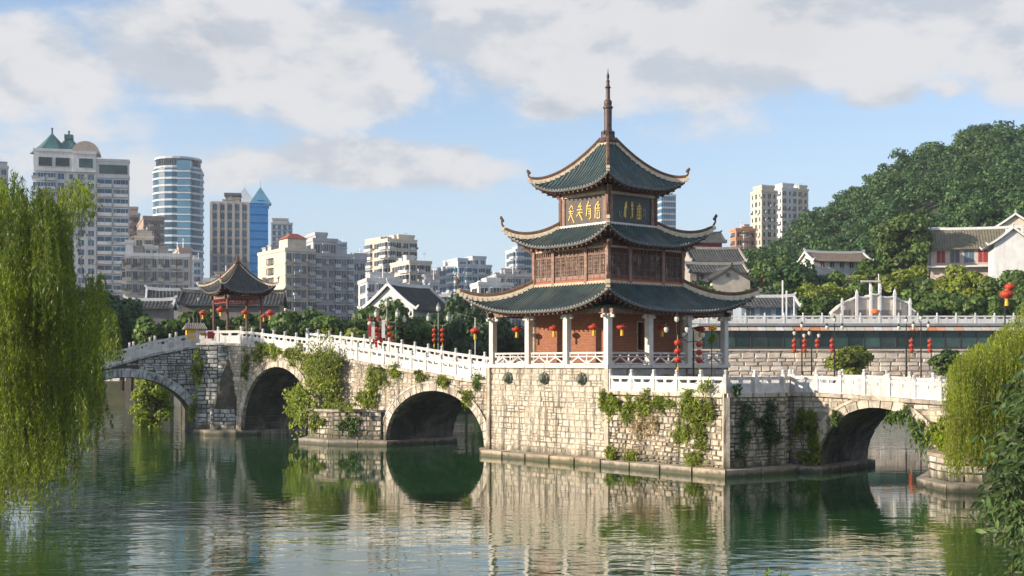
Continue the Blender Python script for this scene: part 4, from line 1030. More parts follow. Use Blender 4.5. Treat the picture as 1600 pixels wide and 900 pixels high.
# round blue tower
Y = 600; r = (308-229)/2/F*Y*1.0; X = PX(268.5, Y)
t = thing('office_tower', 'tall rounded blue glass office tower with white floor bands', 'building', (X, Y+r, GZ), 0); z1 = PZ(243, Y)-GZ; zs = PZ(262, Y)-GZ
def oct_(r, ph=.0, n=20): return [(r*cos(2*pi*k/n+ph)*1.0, r*sin(2*pi*k/n+ph)) for k in range(n)]
b = MB(); b.prism(oct_(r*.985), 0, zs); b.build('glass_wall', glassb, t)
nf = 27
fb = MB().prism(oct_(r*1.012), 0, .95); fbm = fb.mesh('floor_band', c_lb)
for f in range(nf): link('floor_band', fbm, t, loc=(0,0,zs-1.8-f*3.4) )
b = MB(); b.prism(oct_(r*.90), zs, z1-5.2); b.prism(oct_(r*.93), z1-5.2, z1-4.4); b.prism(oct_(r*.85), z1-4.4, z1-1.0); b.prism(oct_(r*.93), z1-1.0, z1)
b.build('crown_drum', c_lb, t)
b = MB()
for k in range(56): b.box(r*.85,r*.88,-.35,.35,z1-4.2,z1-1.2,0,Matrix.Rotation(k*2*pi/56,4,'Z'))
b.build('louvres', glass, t, 'stuff')
b = MB(); b.box(r*.2,r*.72,-r*.98,-r*.60,-0,zs+3.5); o = b.build('glass_bay', mat('sky_blue_glass', (.05,.17,.28), .15, .2, .1, spec=.9), t)
m_ = MB().box(r*.18,r*.74,-r*1.0,-r*.62,0,.5).mesh('floor_band', c_lb)
for f in range(nf): link('floor_band', m_, t, loc=(0,0,zs-1.8-f*3.4))
# cream and glass tower
t, a, d, z1, E = simple('cream tower with dark glass bays and a rooftop frame', 312, 330, 388, 318, 500, 10, c_tan, glassb, 'ggggg', 'g', fl=3.3, bands=False)
for i in range(6):
    b = MB(); xx = a*i/5; b.box(xx-.5,xx+.5,-.6,.3,0,z1+.4); b.build('pier', c_tan, t)
b = MB()
for xx in (a*.38,a*.5,a*.62,a*.74): b.box(xx,xx+.6,2,2.6,z1,z1+4); b.box(xx,xx+.6,8,8.6,z1,z1+4)
b.box(a*.34,a*.80,1.6,9,z1+3.6,z1+4.6); b.build('roof_frame', dkroof, t)
# blue netted tower with spires
t, a, d, z1, E = simple('tower wrapped in bright blue netting with two pointed glass spires', 368, 384, 419, 322, 540, 12, c_blue, c_blue, '....', '...', bands=False)
for (xc, yc, s, h, mm) in ((a*.66,5,4.6,9.0,mat('blue_spire_glass', (.10,.27,.40), .2, .2, .2, spec=.8)),(-.5,8,5.0,9.0,c_lb)):
    b = MB(); b.box(xc-s*.8,xc+s*.8,yc-s*.8,yc+s*.8,z1,z1+1.4); b.build('spire_base', steelm, t)
    b = MB(); b.add([(xc-s,yc-s,z1+1.4),(xc+s,yc-s,z1+1.4),(xc+s,yc+s,z1+1.4),(xc-s,yc+s,z1+1.4),(xc,yc,z1+h)],[(0,1,4),(1,2,4),(2,3,4),(3,0,4),(3,2,1,0)]); b.tube([(xc,yc,z1+h-.5),(xc,yc,z1+h+3)], .12, 4); b.build('pointed_spire', mm, t)
for i in range(10):
    b = MB(); b.box(.0,a,-.2,-.05,z1*(.5+i*.05),z1*(.5+i*.05)+.2); b.build('scaffold_line', mat('deep_blue_net', (.025,.15,.33), .6, .1, .5), t)
simple('grey building with teal rooftop right of the blue netted tower', 414, 424, 457, 350, 660, 10, c_grey, glassb, 'wwww', 'w', asobj=False, mw2=tealroof, tops=((.05,.8,.2,.8,343,'',''),))
# cream and grey pair
t, a, d, z1, E = simple('cream gabled apartment block with small red hipped roof and a lattice of balconies', 403, 446, 492, 392, 330, 32, c_cream, glass, 'wBwB', '....', mw2=c_grey)
b = MB(); b.box(1.0,6.2,1.0,7,z1,z1+3.4); b.build('roof_turret', c_cream, t)
b = MB(); b.add([(.6,.6,z1+3.4),(6.6,.6,z1+3.4),(6.6,7.4,z1+3.4),(.6,7.4,z1+3.4),(2.6,3,z1+4.9),(4.6,3,z1+4.9),(4.6,5,z1+4.9),(2.6,5,z1+4.9)],[(0,1,5,4),(1,2,6,5),(2,3,7,6),(3,0,4,7),(4,5,6,7)]); b.build('red_hipped_roof', redroof, t)
b = MB()
for i in range(6):
    z = z1-2-i*2.6; b.box(-.5,.02,d*.42,d*.62,z-1.0,z-.8); b.box(-.5,.02,d*.42,d*.62,z+.6,z+.75); b.box(-.5,-.35,d*.42,d*.44,z-1,z+.7); b.box(-.5,-.35,d*.60,d*.62,z-1,z+.7); b.box(-.06,.0,d*.45,d*.59,z-.7,z+.5)
b.build('lattice_balconies', dkroof, t, 'stuff')
simple('grey apartment block with stepped pale roof turrets beside the cream gabled one', 468, 492, 552, 400, 345, 26, c_grey, glass, 'BwwBwB', 'wB', mw2=c_lb, tops=((.0,.62,.1,.9,376,'wBw','w'),(.1,.4,.2,.8,366,'','')))
simple('narrow grey apartment block at the right end of the grey group', 540, 552, 571, 408, 380, 18, c_grey, glassb, 'ww', 'w', asobj=False)
simple('tall cream apartment tower in the middle distance', 571, 606, 651, 376, 470, 34, c_cream, glass, 'BwwB', 'BwB', tops=((.45,1,.1,.9,368,'',''),(.0,.35,.3,1,372,'','')), mw2=c_white)
simple('lower cream apartment block in front of the tall cream tower', 610, 640, 674, 411, 400, 30, c_cream, glass, 'wBw', 'wB', mw2=c_white)
simple('pale bluish apartment block left of the pagoda, with stepped top', 684, 716, 768, 416, 460, 24, c_lb, glassb, 'wBwBw', 'wB', tops=((.5,.9,.1,.8,402,'ww','w'),(.05,.35,.1,.8,406,'w','')), mw2=c_white)
simple('white and blue apartment tower just left of the pagoda', 790, 806, 832, 392, 500, 20, c_white, glassb, 'Bg', 'wB', mw2=c_lb, asobj=False)
simple('low grey flats between the bluish block and the white blue tower', 762, 776, 830, 432, 400, 12, c_grey, glass, 'wBww', 'w', asobj=False, tops=((.3,.7,.2,.8,424,'',''),))
simple('narrow pink block far behind the cream blocks', 670, 676, 690, 430, 520, 12, c_pink, glass, 'w', 'w', asobj=False)
simple('pale glass tower with a slanted top behind the pagoda', 1024, 1034, 1056, 306, 640, 14, c_lb, glassb, 'gg', 'g', asobj=False, tops=((.0,.7,.1,.8,296,'',''),))
# right hand group
simple('cream and pink high-rise with three ribbed shafts beside the hill', 1173, 1190, 1214, 300, 500, 20, c_cream, glass, 'vwv', 'vwv', tops=((.1,.9,.1,.9,292,'',''),), mw2=c_pink, group=None)
simple('middle shaft of the high-rise beside the hill', 1207, 1222, 1246, 296, 515, 20, c_white, glass, 'wvw', 'vwv', tops=((.1,.8,.1,.9,289,'',''),), mw2=c_cream)
simple('right shaft of the high-rise, half behind the hill trees', 1240, 1246, 1263, 298, 540, 20, c_cream, glass, 'wv', 'w', asobj=False, tops=((.2,.9,.1,.9,292,'',''),))
simple('orange brick apartment block right of the pagoda', 1141, 1150, 1181, 360, 470, 12, c_orange, glass, 'wBv', 'w', asobj=False, mw2=c_pink)
for (lb, u0, uc, u1, v, Y, mw, mg, pr, plf, tp) in (
 ('low white flats at the foot of the cream tower in the middle', 560, 574, 628, 440, 300, c_white, glass, 'wBww', 'w', ()),
 ('pale narrow block between the grey group and the tall cream tower', 553, 560, 580, 424, 520, c_lb, glassb, 'ww', 'w', ()),
 ('pale block with stepped top behind the grey roof turrets', 455, 466, 490, 382, 560, c_white, glassb, 'ww', 'w', ((.2,.8,.2,.8,376,'',''),)),
 ('small grey block left of the tall dark tree', 655, 664, 686, 442, 340, c_grey, glass, 'ww', 'w', ()),
 ('low grey white flats behind the tall dark tree', 735, 748, 800, 446, 330, c_white, glass, 'wBw', 'w', ((.3,.7,.2,.8,438,'',''),)),
 ('far bluish tower peeping over the grey turrets', 520, 526, 542, 380, 760, c_lb, glassb, 'g', 'g', ()),
 ('pale slab between the round blue tower and the cream piered tower', 296, 300, 316, 408, 560, c_white, glassb, 'w', 'w', ()),
 ('low cream flats in front of the pinkish brown block', 196, 210, 240, 372, 420, c_cream, glass, 'wB', 'w', ())):
    simple(lb, u0, uc, u1, v, Y, 16, mw, mg, pr, plf, asobj=False, tops=tp)
# more of the city outside and between, partly hidden
simple('grey apartment block low behind the small pavilion', 300, 318, 402, 440, 300, 12, c_white, glass, 'wwBwwB', 'w', asobj=False, mw2=c_tan)

# ------------------------------------------------------------------ Chinese houses
def house(name, label, x, y, z, rz, L, D, hw, hr, wm, rm, rg=None, over=.7, gable=True, win=None, pods=6, ridgec=None, wing=True, cat='house', group=None):
    t = thing(name, label, cat, (x,y,z), rz, group); rg = rg or white
    b = MB(); b.box(-L/2,L/2,-D/2,D/2,-pods,hw); 
    for sx in (-1,1): b.add([(sx*L/2,-D/2,hw),(sx*L/2,D/2,hw),(sx*L/2,0,hw+hr*.93)], [(0,1,2)])
    b.build('wall', wm, t)
    def prof(v): return hr*(v**1.25)
    b = MB(); r = MB(); N = 8
    for s in (-1,1):
        pts = [(s*(D/2+over)*(1-i/N), hw-.25+(hr+.25)*((i/N)**1.2)) for i in range(N+1)]
        for i in range(N):
            (y0,z0_),(y1,z1_) = pts[i],pts[i+1]; xo = L/2+over*.5
            b.add([(-xo,y0,z0_),(xo,y0,z0_),(xo,y1,z1_),(-xo,y1,z1_),(-xo,y0,z0_-.18),(xo,y0,z0_-.18),(xo,y1,z1_-.18),(-xo,y1,z1_-.18)],[(0,1,2,3),(4,5,6,7),(0,1,5,4),(0,3,7,4),(1,2,6,5)])
        n = int(L/.5)
        for k in range(n+1): r.sweep([(-L/2+k*L/n,p[0],p[1]) for p in pts], [(-.07,0),(0,.10),(.07,0)])
    ro = b.build('roof', rm, t); r.build('tile_ribs', rm, ro, 'stuff')
    e = MB(); xo = L/2+over*.5; rp = [(-xo-.3,0,hw+hr+.75),(-xo+.1,0,hw+hr+.28),(-xo*.5,0,hw+hr+.12),(0,0,hw+hr+.10),(xo*.5,0,hw+hr+.12),(xo-.1,0,hw+hr+.28),(xo+.3,0,hw+hr+.75)]
    e.sweep(rp, [(-.16,-.2),(.16,-.2),(.12,.28),(-.12,.28)], sc=[.5,1,1,1,1,1,.5]); e.build('ridge', rg, ro)
    for sx in (-1,1):
        e = MB()
        for s in (-1,1):
            pts = [(sx*xo, s*(D/2+over)*(1-i/N), hw-.25+(hr+.25)*((i/N)**1.2)+.05) for i in range(N+1)]; pts = [(sx*xo, s*(D/2+over+.4), hw+.25)]+pts
            e.sweep(pts, [(-.14,-.12),(.14,-.12),(.14,.22),(-.14,.22)], sc=[.5]+[1]*(N+1))
        e.build('verge_ridge', rg, ro)
    if win:
        for (wx, wz, ww, wh, mm) in win:
            b = MB(); b.box(wx-ww/2,wx+ww/2,-D/2-.05,-D/2+.05,wz,wz+wh,1); b.box(wx-ww/2-.1,wx+ww/2+.1,-D/2-.12,-D/2+.02,wz-.12,wz,0); b.box(wx-.04,wx+.04,-D/2-.09,-D/2,wz,wz+wh,0); b.build('window', [wm, mm], t)
    return t
# left: white house with grey roof at u 600-665; low grey roofed houses
Y = 165
house('white_house', 'white gabled house with grey tile roof among the trees left of the pagoda', PX(633,Y), Y+6, 6.0, radians(62), 9.5, 7.4, PZ(480,Y)-6.0, 3.0, white, tilegrey, white, win=[(-2.0,3.5,1.6,1.6,glass),(1.5,3.5,1.6,1.6,glass)])
Y = 182
house('grey_roofed_house', 'low white house with dark hipped tile roof left of the small pavilion', PX(258,Y), Y+4, 3.5, radians(14), 6.6, 5.5, PZ(468,Y)-3.5, 1.5, white, tilegrey, white, win=[(-2,6.6,.9,1.0,glass),(1.2,6.6,.9,1.0,glass)])
house('grey_roofed_house', 'long dark tiled roof seen behind the small pavilion', PX(360,184), 186, 3.5, radians(4), 14, 6, PZ(474,184)-3.5, 1.6, mat('dull_wall', (.20,.18,.17), .9, .2, .5), tilegrey, tilegrey)
house('grey_roofed_house', 'small grey roof low at the left, in front of the white low house', PX(228,176), 178, 3.5, radians(8), 6.0, 4, PZ(478,176)-3.5, .8, mat('dull_wall', (.20,.18,.17)), tilegrey, white)
house('cream_house', 'cream rooftop house to the right of the white gabled house', PX(668,180), 186, 6, radians(10), 5.0, 5, PZ(478,180)-6, 1.6, c_cream, tilegrey, white)
# right: temple houses above the lower roof
Y = 225
house('temple_gatehouse', 'pale temple hall with layered grey roof behind the pagoda, right of its eaves', PX(1122,Y), Y+7, PZ(428,Y), radians(8), 9.0, 7, 2.6, 2.4, mat('grey_tan_wall', (.36,.32,.27), .85, .2, .6), tilegrey, mat('weathered_ridge', (.36,.34,.30), .8, .2, 2), over=1.2, win=[(-2.4,.8,1.3,1.5,glass),(2.2,.8,1.3,1.5,glass)], cat='temple')
house('temple_gatehouse', 'red painted upper temple hall behind the layered grey roof', PX(1092,250), 254, PZ(410,250), radians(6), 9.0, 6, 4.2, 1.8, mat('crimson_wall', (.36,.035,.05), .7, .2, 1), tilegrey, tilegrey, over=1.1, cat='temple')
house('gabled_house', 'small cream gable-fronted house with round window just above the pagoda lower eave', PX(1136,205), 208, PZ(449,205)-.4, radians(96), 8.5, 6.2, 1.6, 1.9, mat('aged_cream_wall', (.52,.46,.38), .85, .15, .6), tilegrey, tilegrey, over=.6)
b = MB(); b.lathe([(.35,0),(.35,.12)], 12); o = b.build('round_window', glass); o.location = (PX(1138,203.6), 203.55, PZ(430,204)); o.rotation_euler = (pi/2,0,0); o.parent = [q for q in COL.objects if q.get('label','').startswith('small cream gable')][0]; o.matrix_parent_inverse = o.parent.matrix_basis.inverted()
house('temple_gatehouse', 'wide lower grey roof of the pale temple hall, in front of its upper roof', PX(1118,215), 217, PZ(448,215), radians(8), 9.4, 4, 2.6, 1.3, mat('grey_tan_wall', (.36,.32,.27)), tilegrey, mat('weathered_ridge', (.36,.34,.30)), over=1.0, cat='temple', win=[(-3,.6,1.2,1.4,glass),(0,.6,1.2,1.4,glass)])
# terrace shed
Y = 186; TZ2 = PZ(500,173)
house('teahouse', 'grey blue single storey hall on the quay terrace behind the right eave tip', PX(1201,Y), Y+3, TZ2, radians(3), 8.2, 5.5, 2.6, 1.3, mat('blue_grey_wall', (.27,.33,.38), .7, .15, .5), tilegrey, white, win=[(-2.8,.5,1.2,1.7,teal),(-.6,.5,1.6,1.7,glassb),(2.0,.5,2.0,1.7,glassb)], pods=.5)
# tent-like white gate building
Y = 186
t = thing('memorial_gate', 'white gate wall with stepped swooping gables and tall corner posts on the quay terrace', 'gate', (PX(1366,Y), Y, TZ2), 0)
sx = Y/F
pz = lambda v: PZ(v, Y)-TZ2
wmg = mat('gate_plaster', (.55,.49,.42), .8, .15, .8)
def tent(u0, u1, va, vb_, vbot, y0, y1, nm='wall'):
    b = MB(); x0, x1 = (u0-1366)*sx, (u1-1366)*sx
    b.hexa([(x0,y0,0),(x1,y0,0),(x1,y1,0),(x0,y1,0),(x0,y0,pz(va)),(x1,y0,pz(vb_)),(x1,y1,pz(vb_)),(x0,y1,pz(va))]); b.build(nm, wmg, t)
    b = MB(); b.sweep([(x0-.05,y0-.12,pz(va)+.08),((x0+x1)/2,y0-.12,(pz(va)+pz(vb_))/2-.06),(x1+.05,y0-.12,pz(vb_)+.08)], [(-.2,-.1),(.2,-.1),(.2,.12),(-.2,.12)]); b.build('coping', white, t)
tent(1302,1315,488,476,498,.6,3); tent(1315,1338,476,464,498,.3,3); tent(1338,1360,464,464,498,0,3); tent(1360,1373,460,460,498,-.2,3.2); tent(1373,1397,464,464,498,0,3); tent(1397,1420,464,474,498,.3,3); tent(1420,1432,476,488,498,.6,3)
for (u, v) in ((1315,470),(1338,457),(1360,448),(1374,447),(1397,456),(1421,470)):
    x = (u-1366)*sx; b = MB(); b.box(x-.16,x+.16,-.45,-.1,0,pz(v)); b.box(x-.24,x+.24,-.5,-.05,pz(v)-.5,pz(v)-.38); b.add([(x-.16,-.45,pz(v)),(x+.16,-.45,pz(v)),(x+.16,-.1,pz(v)),(x-.16,-.1,pz(v)),(x,-.27,pz(v)+.5)],[(0,1,4),(1,2,4),(2,3,4),(3,0,4)]); b.build('gate_post', white, t)
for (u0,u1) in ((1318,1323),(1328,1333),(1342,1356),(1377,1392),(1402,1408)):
    b = MB(); b.box((u0-1366)*sx,(u1-1366)*sx,-.04,.32,.2,1.9); b.build('shaded_panel', mat('shadowed_plaster', (.30,.25,.21), .9, .2, 1), t)  # raised panels; the shade of recesses is put into their plaster colour
b = MB(); b.lathe([(.02,0),(.55,.1),(.6,.35),(.4,.6),(.02,.8)], 10, (.0,-.5,1.3)); b.build('orange_ornament', orng, t)
Y = 192
t = thing('flag_frame', 'thin white roofed frame standing on poles above the white gate wall', 'frame', (PX(1366,Y), Y, TZ2), 0)
for u, v in ((1359,440),(1373,428)): x = (u-1366)*Y/F; b = MB(); b.tube([(x,0,0),(x,0,PZ(v,Y)-TZ2)], .09, 6); b.build('pole', white, t)
b = MB(); b.box(-2.0,.9,-.2,.2,PZ(441,Y)-TZ2,PZ(438,Y)-TZ2); b.build('frame_roof', wmg, t)
# hall on the hill at the right
Y = 228; zf = PZ(412,Y)
t = house('temple_hall', 'white temple hall with olive tiled roof and white ridges on the right hillside', PX(1540,Y), Y+6, zf, radians(-14), 15.5, 8, 3.2, 3.6, mat('pinkish_hall_wall', (.55,.46,.42), .8, .15, .5), mat('olive_clay_tile', (.17,.155,.105), .8, .2, 1), white, over=1.0, cat='temple',
      win=[(-6,.4,1.4,2.2,redd),(-3.6,.4,1.6,2.2,glass),(-1.2,.4,1.6,2.2,glassb),(1.2,.4,1.6,2.2,redd),(3.8,.4,1.6,2.2,glass)])
b = MB(); b.box(-8.4,9,-5.6,-4.0,-.5,-.2); b.build('pale_terrace_edge', white, t)
house('gable_wing', 'bluish white gable wing with golden gable ornament at the right frame edge', PX(1585,215), 217, PZ(412,215), radians(76), 8, 6.0, 3.2, 2.6, white, tilegrey, white, over=1.0, cat='temple')
house('gable_wing', 'upper white gable tip with swooping eave at the top right of the temple group', PX(1606,232), 238, PZ(405,232), radians(70), 8, 6, 6.0, 2.4, c_cream, tilegrey, white, over=1.2, cat='temple')
Y = 240
house('monastery_wing', 'long brown roofed white building half hidden by trees on the hillside', PX(1312,Y), Y+4, PZ(420,Y), radians(13), 11.5, 6, 1.7, 1.6, c_white, mat('brown_clay_tile', (.15,.12,.095), .8, .2, 1), white, win=[(-4,.3,.8,1.1,redd),(-2,.3,.8,1.1,glass),(0,.3,.8,1.1,glass),(2,.3,.8,1.1,glass),(4,.3,.8,1.1,redd)], cat='temple')

# ------------------------------------------------------------------ right quay, restaurant, terrace
b = MB(); b.prism([(22,158),(400,150),(400,260),(22,260)], -3, 3.6); struct('quay', b, pave)
QZ = PZ(548,172)
qw = thing('quay_wall', 'pinkish rubble retaining wall under the glass restaurant', 'wall', (22,172,0), 0)
b = MB(); b.box(0,80,.1,30,3.6,QZ); b.build('core', mortar_l, qw)
cs = [(s0,s1,z0,z1) for (s0,s1,z0,z1) in face_cells(48, lambda s: QZ-.02, 3.6, .62, 1.7, rag=.3)]
lay(qw, to_entries([c for c in cs if c[0] > 3], (0,.1), 0, .07, .3, .10), pink, 300)
b = MB(); b.box(0,60,-.15,.4,QZ,QZ+.22); b.build('wall_coping', wmg, qw)
Y = 174; RZ0, RZ1 = QZ+.22, PZ(514,Y)
rs = thing('restaurant', 'long low glass-fronted restaurant with orange and white awning strip on the quay', 'building', (26,Y,RZ0), 0)
h = RZ1-RZ0
b = MB(); b.box(0,60,.3,20,0,h+.4); b.build('inner_wall', mat('dark_interior', (.05,.06,.055), .8, .3, .6), rs)
n = 26
for k in range(n):
    x = k*2.2
    b = MB(); b.box(x+.06,x+2.14,-.02,.04,.35,h-.1); o = b.build('glass_panel', teal, rs)
    b = MB(); b.box(x-.06,x+.06,-.1,.1,0,h); b.box(x+.06,x+2.14,-.06,.06,.0,.35); b.build('mullion', mat('dark_frame', (.05,.045,.04), .6), rs)
for k in range(46):
    x = k*1.22; mm = (mat('peach_cloth', (.62,.36,.25), .8, .1, 3), glob, mat('pale_pink_cloth', (.62,.48,.42), .8, .1, 3), glob, mat('faded_orange_cloth', (.60,.26,.13), .8, .15, 3), white, glob)[(k*3+k//4) % 7]
    b = MB(); b.add([(x+.03,-.2,h+.35),(x+1.18,-.2,h+.35),(x+1.18,-1.0,h-.15),(x+.03,-1.0,h-.15),(x+.03,-.2,h+.25),(x+1.18,-.2,h+.25),(x+1.18,-1.0,h-.25),(x+.03,-1.0,h-.25)],[(0,3,2,1),(4,5,6,7),(0,1,5,4),(2,3,7,6),(1,2,6,5),(3,0,4,7)]); b.build('awning', mm, rs)
b = MB(); b.box(-.5,58,-.6,21,h+.4,h+.75); b.build('roof_slab', mat('grey_concrete', (.24,.25,.27), .8, .15, .7), rs)
TT = RZ0+h+.75
balustrade('terrace_railing', 'long white railing along the roof terrace of the restaurant', [(24,Y-.4,TT),(84,Y-.4,TT)], h=1.45, step=2.6, ph=1.05, m=white)
b = MB(); b.box(22,400,Y+20,Y+60,3,TT); struct('upper_terrace', b, pave)
balustrade('quay_railing', 'low white railing at the water edge of the far right quay', [(26,159,3.6),(74,157.5,3.6)], h=1.2, step=2.5, ph=.9, m=white)
b = MB(); b.box(0,.1,0,.1,0,.1)
# left far bank wall + railing
bw = thing('embankment_wall', 'dim stone embankment wall seen through the left arches', 'wall', (-80,196,0), radians(-2.3))
b = MB(); b.box(0,102,-.3,.6,-1,3.5); b.build('core', mortar_l, bw)
lay(bw, to_entries(face_cells(60, lambda s: 3.5, .1, .7, 2.0), (10,-.3), 0, .08, .3, .1), stone_g, 200)
balustrade('embankment_railing', 'grey white railing along the far embankment, seen through the left arch', [(-80,196.2,3.5),(22,192,3.5)], h=1.2, step=2.6, ph=.9, m=marble)
balustrade('promenade_railing', 'grey patterned railing of the far promenade left of the pagoda', [(-34,208,6.1),(22,206,6.1)], h=2.2, step=2.2, ph=1.9, m=mat('grey_violet_rail', (.30,.28,.31), .8, .15, 2))
b = MB(); b.prism([(-36,207.5),(24,205.5),(24,224),(-36,224)], 3.4, 6.1); struct('promenade', b, pave)
# white market tents left of the pagoda
for i, (u, v, Yt, wd) in enumerate(((676,548,214,5.0),(706,547,216,6.5),(752,547,216,5.5),(768,549,212,5))):
    hh = PZ(v, Yt)-6.1
    t = thing('market_tent', 'white pyramid tent on the promenade, %s' % ('leftmost of the four beside the tree','second from the left beside the lamp post','third from the left under the red lantern','rightmost next to the pagoda porch')[i], 'tent', (PX(u,Yt), Yt, 6.1), .2, 'white tents on the promenade')
    b = MB(); w_ = wd/2; b.add([(-w_,-w_,hh-1.2),(w_,-w_,hh-1.2),(w_,w_,hh-1.2),(-w_,w_,hh-1.2),(0,0,hh),(-w_,-w_,hh-1.6),(w_,-w_,hh-1.6),(w_,w_,hh-1.6),(-w_,w_,hh-1.6)],[(0,1,4),(1,2,4),(2,3,4),(3,0,4),(0,5,6,1),(1,6,7,2),(2,7,8,3),(3,8,5,0)]); b.build('canopy', mat('white_canvas', (.62,.66,.72), .8, .05, 2), t)
    for sx_ in (-1,1):
        for sy in (-1,1): b = MB(); b.tube([(sx_*w_*.95,sy*w_*.95,0),(sx_*w_*.95,sy*w_*.95,hh-1.3)], .05, 5); b.build('leg', steelm, t)

# ------------------------------------------------------------------ hill
RT = [(0,16),(25,20),(42,24),(60,27),(79,33),(90,43),(97.5,48),(105.5,54),(114,60),(126.6,66),(137,70),(148,75),(160,78),(175,80),(220,84),(300,80),(420,60),(600,40)]
rf_ = lin(RT)
def hill(x, y):
    q = x*(1+.62*(420-y)/420) if y < 420 else x
    t_ = max(0, min(1, (y-196)/224)); base = TT
    z = base+(rf_(q)-base)*t_**.85 if y <= 420 else rf_(q)-(y-420)*.25
    z += 1.2*sin(x*.09+y*.05)+.8*sin(x*.05-y*.11)
    s = max(0, min(1, (x-22)/18)); return 3+(max(z, 3)-3)*s
b = MB(); nx, ny = 90, 60
for j in range(ny+1):
    for i in range(nx+1): x = 22+i*5.2; y = 196+j*6.4; b.v.append((x,y,hill(x,y)))
for j in range(ny):
    for i in range(nx): a = j*(nx+1)+i; b.f.append((a,a+1,a+nx+2,a+nx+1)); b.m.append(0)
struct('hillside', b, mat('hill_soil', (.045,.06,.025), .95, .3, .1))
def hill_forest():
    P = []; Nn = []; Sz = []
    y = 214
    while y < 480:
        x = 40
        while x < 330:
            xx = x+random.uniform(-2,2); yy = y+random.uniform(-2.2,2.2); u = 800+F*xx/yy
            ok = 1100 < u < 1720 and hill(xx,yy) > 13
            # clearings for the buildings
            for (cu, cy, w_) in ((1540,234,90),(1312,244,55),(1122,232,45),(1585,220,60)):
                if abs(u-cu) < w_*1.0 and cy-40 < yy < cy+12: ok = False
            if yy > 425 and hill(xx,yy) < rf_(xx)-6: ok = False
            if ok:
                R = random.uniform(2.8,5.2)*random.choice((.8,1,1,1.25)); n = 430 if yy < 430 else 320
                q, d = crown_pts((R,R,R*random.uniform(.75,1.1)), 10, .42, n, .7)
                P.append(q+np.array([xx,yy,hill(xx,yy)+R*random.uniform(.6,1.3)])); Nn.append(d*1.9); Sz.append(np.full(n, .27+R*.033))
            x += 5.6
        y += 5.4
    me = leafmesh('hillside_wood', np.concatenate(P), np.concatenate(Nn), np.concatenate(Sz), .62, .45, L_hl)
    o = link('hillside_wood', me); o['kind'] = 'stuff'; o['label'] = 'dense dark green wood covering the hillside'
hill_forest()
# ------------------------------------------------------------------ trees that can be told apart
def T(label, u, vtop, Y, rw, m=L_md, zb=None, n=None, ls=.32, rz=None, **k):
    """a tree whose crown is centred on column u; rw: crown half width in metres"""
    zb = zb if zb is not None else 3.5; zt = PZ(vtop, Y); h = zt-zb; R3 = (rw, rw, rz or min(rw*1.05, h*.48))
    n = n or int(min(5200, 520*rw**1.5)); return tree(label, PX(u,Y), Y, zb, h, R3, m, n=n, ls=ls, **k)
g1 = 'broadleaf trees on the far left bank'
T('dark broadleaf tree against the left bank just right of the near willow', 150, 424, 148, 5.0, L_dk, n=6500, group=g1)
T('dark tree behind the left bridge span, second from the willow', 190, 455, 152, 3.6, L_dk, n=4500, group=g1)
T('dark green tree at far left hidden behind the willow', 95, 440, 150, 5.5, L_dk, n=4200, group=g1)
T('small dark bush tree low beside the left bridge span', 205, 478, 150, 3.0, L_dk, n=3400, group=g1)
T('mid green bushy tree left of the small yellow shrine', 248, 478, 146, 3.6, L_md, n=4800, group=g1)
T('green bush directly behind the small yellow shrine', 288, 482, 148, 2.8, L_md, n=2600, group=g1)
T('green bush behind the left column of the small pavilion', 322, 476, 149, 2.4, L_md, n=3200, group=g1)
T('green bush behind the right column of the small pavilion', 388, 480, 149, 2.6, L_md, n=3400, group=g1)
T('green tree framed inside the small pavilion', 352, 482, 150, 3.0, L_md, n=3200, group=g1)
T('soft grey green tree just right of the small pavilion', 425, 478, 155, 3.6, L_md, n=4600, group=g1)
T('rounded green tree above the middle of the long railing', 470, 470, 152, 4.4, L_md, n=6500, group=g1)
T('rounded green tree left of the lantern cluster', 520, 478, 150, 4.0, L_md, n=5200, group=g1)
T('bright green bushy tree directly behind the red lantern cluster', 560, 505, 145, 3.0, L_br, n=3600, group=g1)
T('tall green tree leaning in front of the white gabled house', 594, 448, 156, 5.2, L_md, n=7500, group=g1)
T('green tree between the white gabled house and the lamp with two lantern strings', 652, 486, 160, 3.4, L_md, n=4200, zb=4, group=g1)
T('tall dark spreading tree left of the pagoda, crown highest of the row', 712, 432, 165, 5.2, L_dk, n=9000, zb=5, rz=7.0, group=g1)
T('dark tree behind the left porch column of the pagoda', 745, 470, 160, 4.6, L_dk, n=6500, zb=5, group=g1)
T('green tree seen through the left porch bay', 800, 492, 165, 4.6, L_dk, n=5500, zb=5, group=g1)
T('dark bush tree low behind the long railing', 620, 530, 150, 3.4, L_dk, n=3600, group=g1)
T('dark low tree left of the white tents', 668, 520, 170, 3.4, L_dk, n=3400, zb=4, group=g1)
T('low dark tree filling the gap under the tall dark tree', 728, 505, 190, 5.0, L_dk, n=4600, zb=4, group=g1)
T('low green tree beside the tall dark tree, left side', 690, 486, 185, 4.4, L_md, n=4200, zb=4, group=g1)
for i in range(16):        # a hedge line along the far bank closes the gaps below the crowns
    u = 150+i*42; Y = 168+6*sin(i*2.1)
    T('dark hedge tree on the far left bank, %s in the row from the left' % ('first','second','third','fourth','fifth','sixth','seventh','eighth','ninth','tenth','eleventh','twelfth','thirteenth','fourteenth','fifteenth','last')[i], u, 508+8*sin(i*1.7), Y, 4.2, L_dk if i%2 else L_md, n=2600, ls=.36, zb=3.3, rz=3.4, name='hedge_tree', group='hedge trees on the far left bank')
g2 = 'trees on the right hillside foot'
T('large round broadleaf tree standing above the others at the foot of the hill', 1408, 322, 232, 7.2, leafm('big_tree_leaf', (.085,.140,.028), .35, .3, .25, .2), zb=hill(70,232)-2, n=12000, ls=.42, rz=6.8, group=g2)
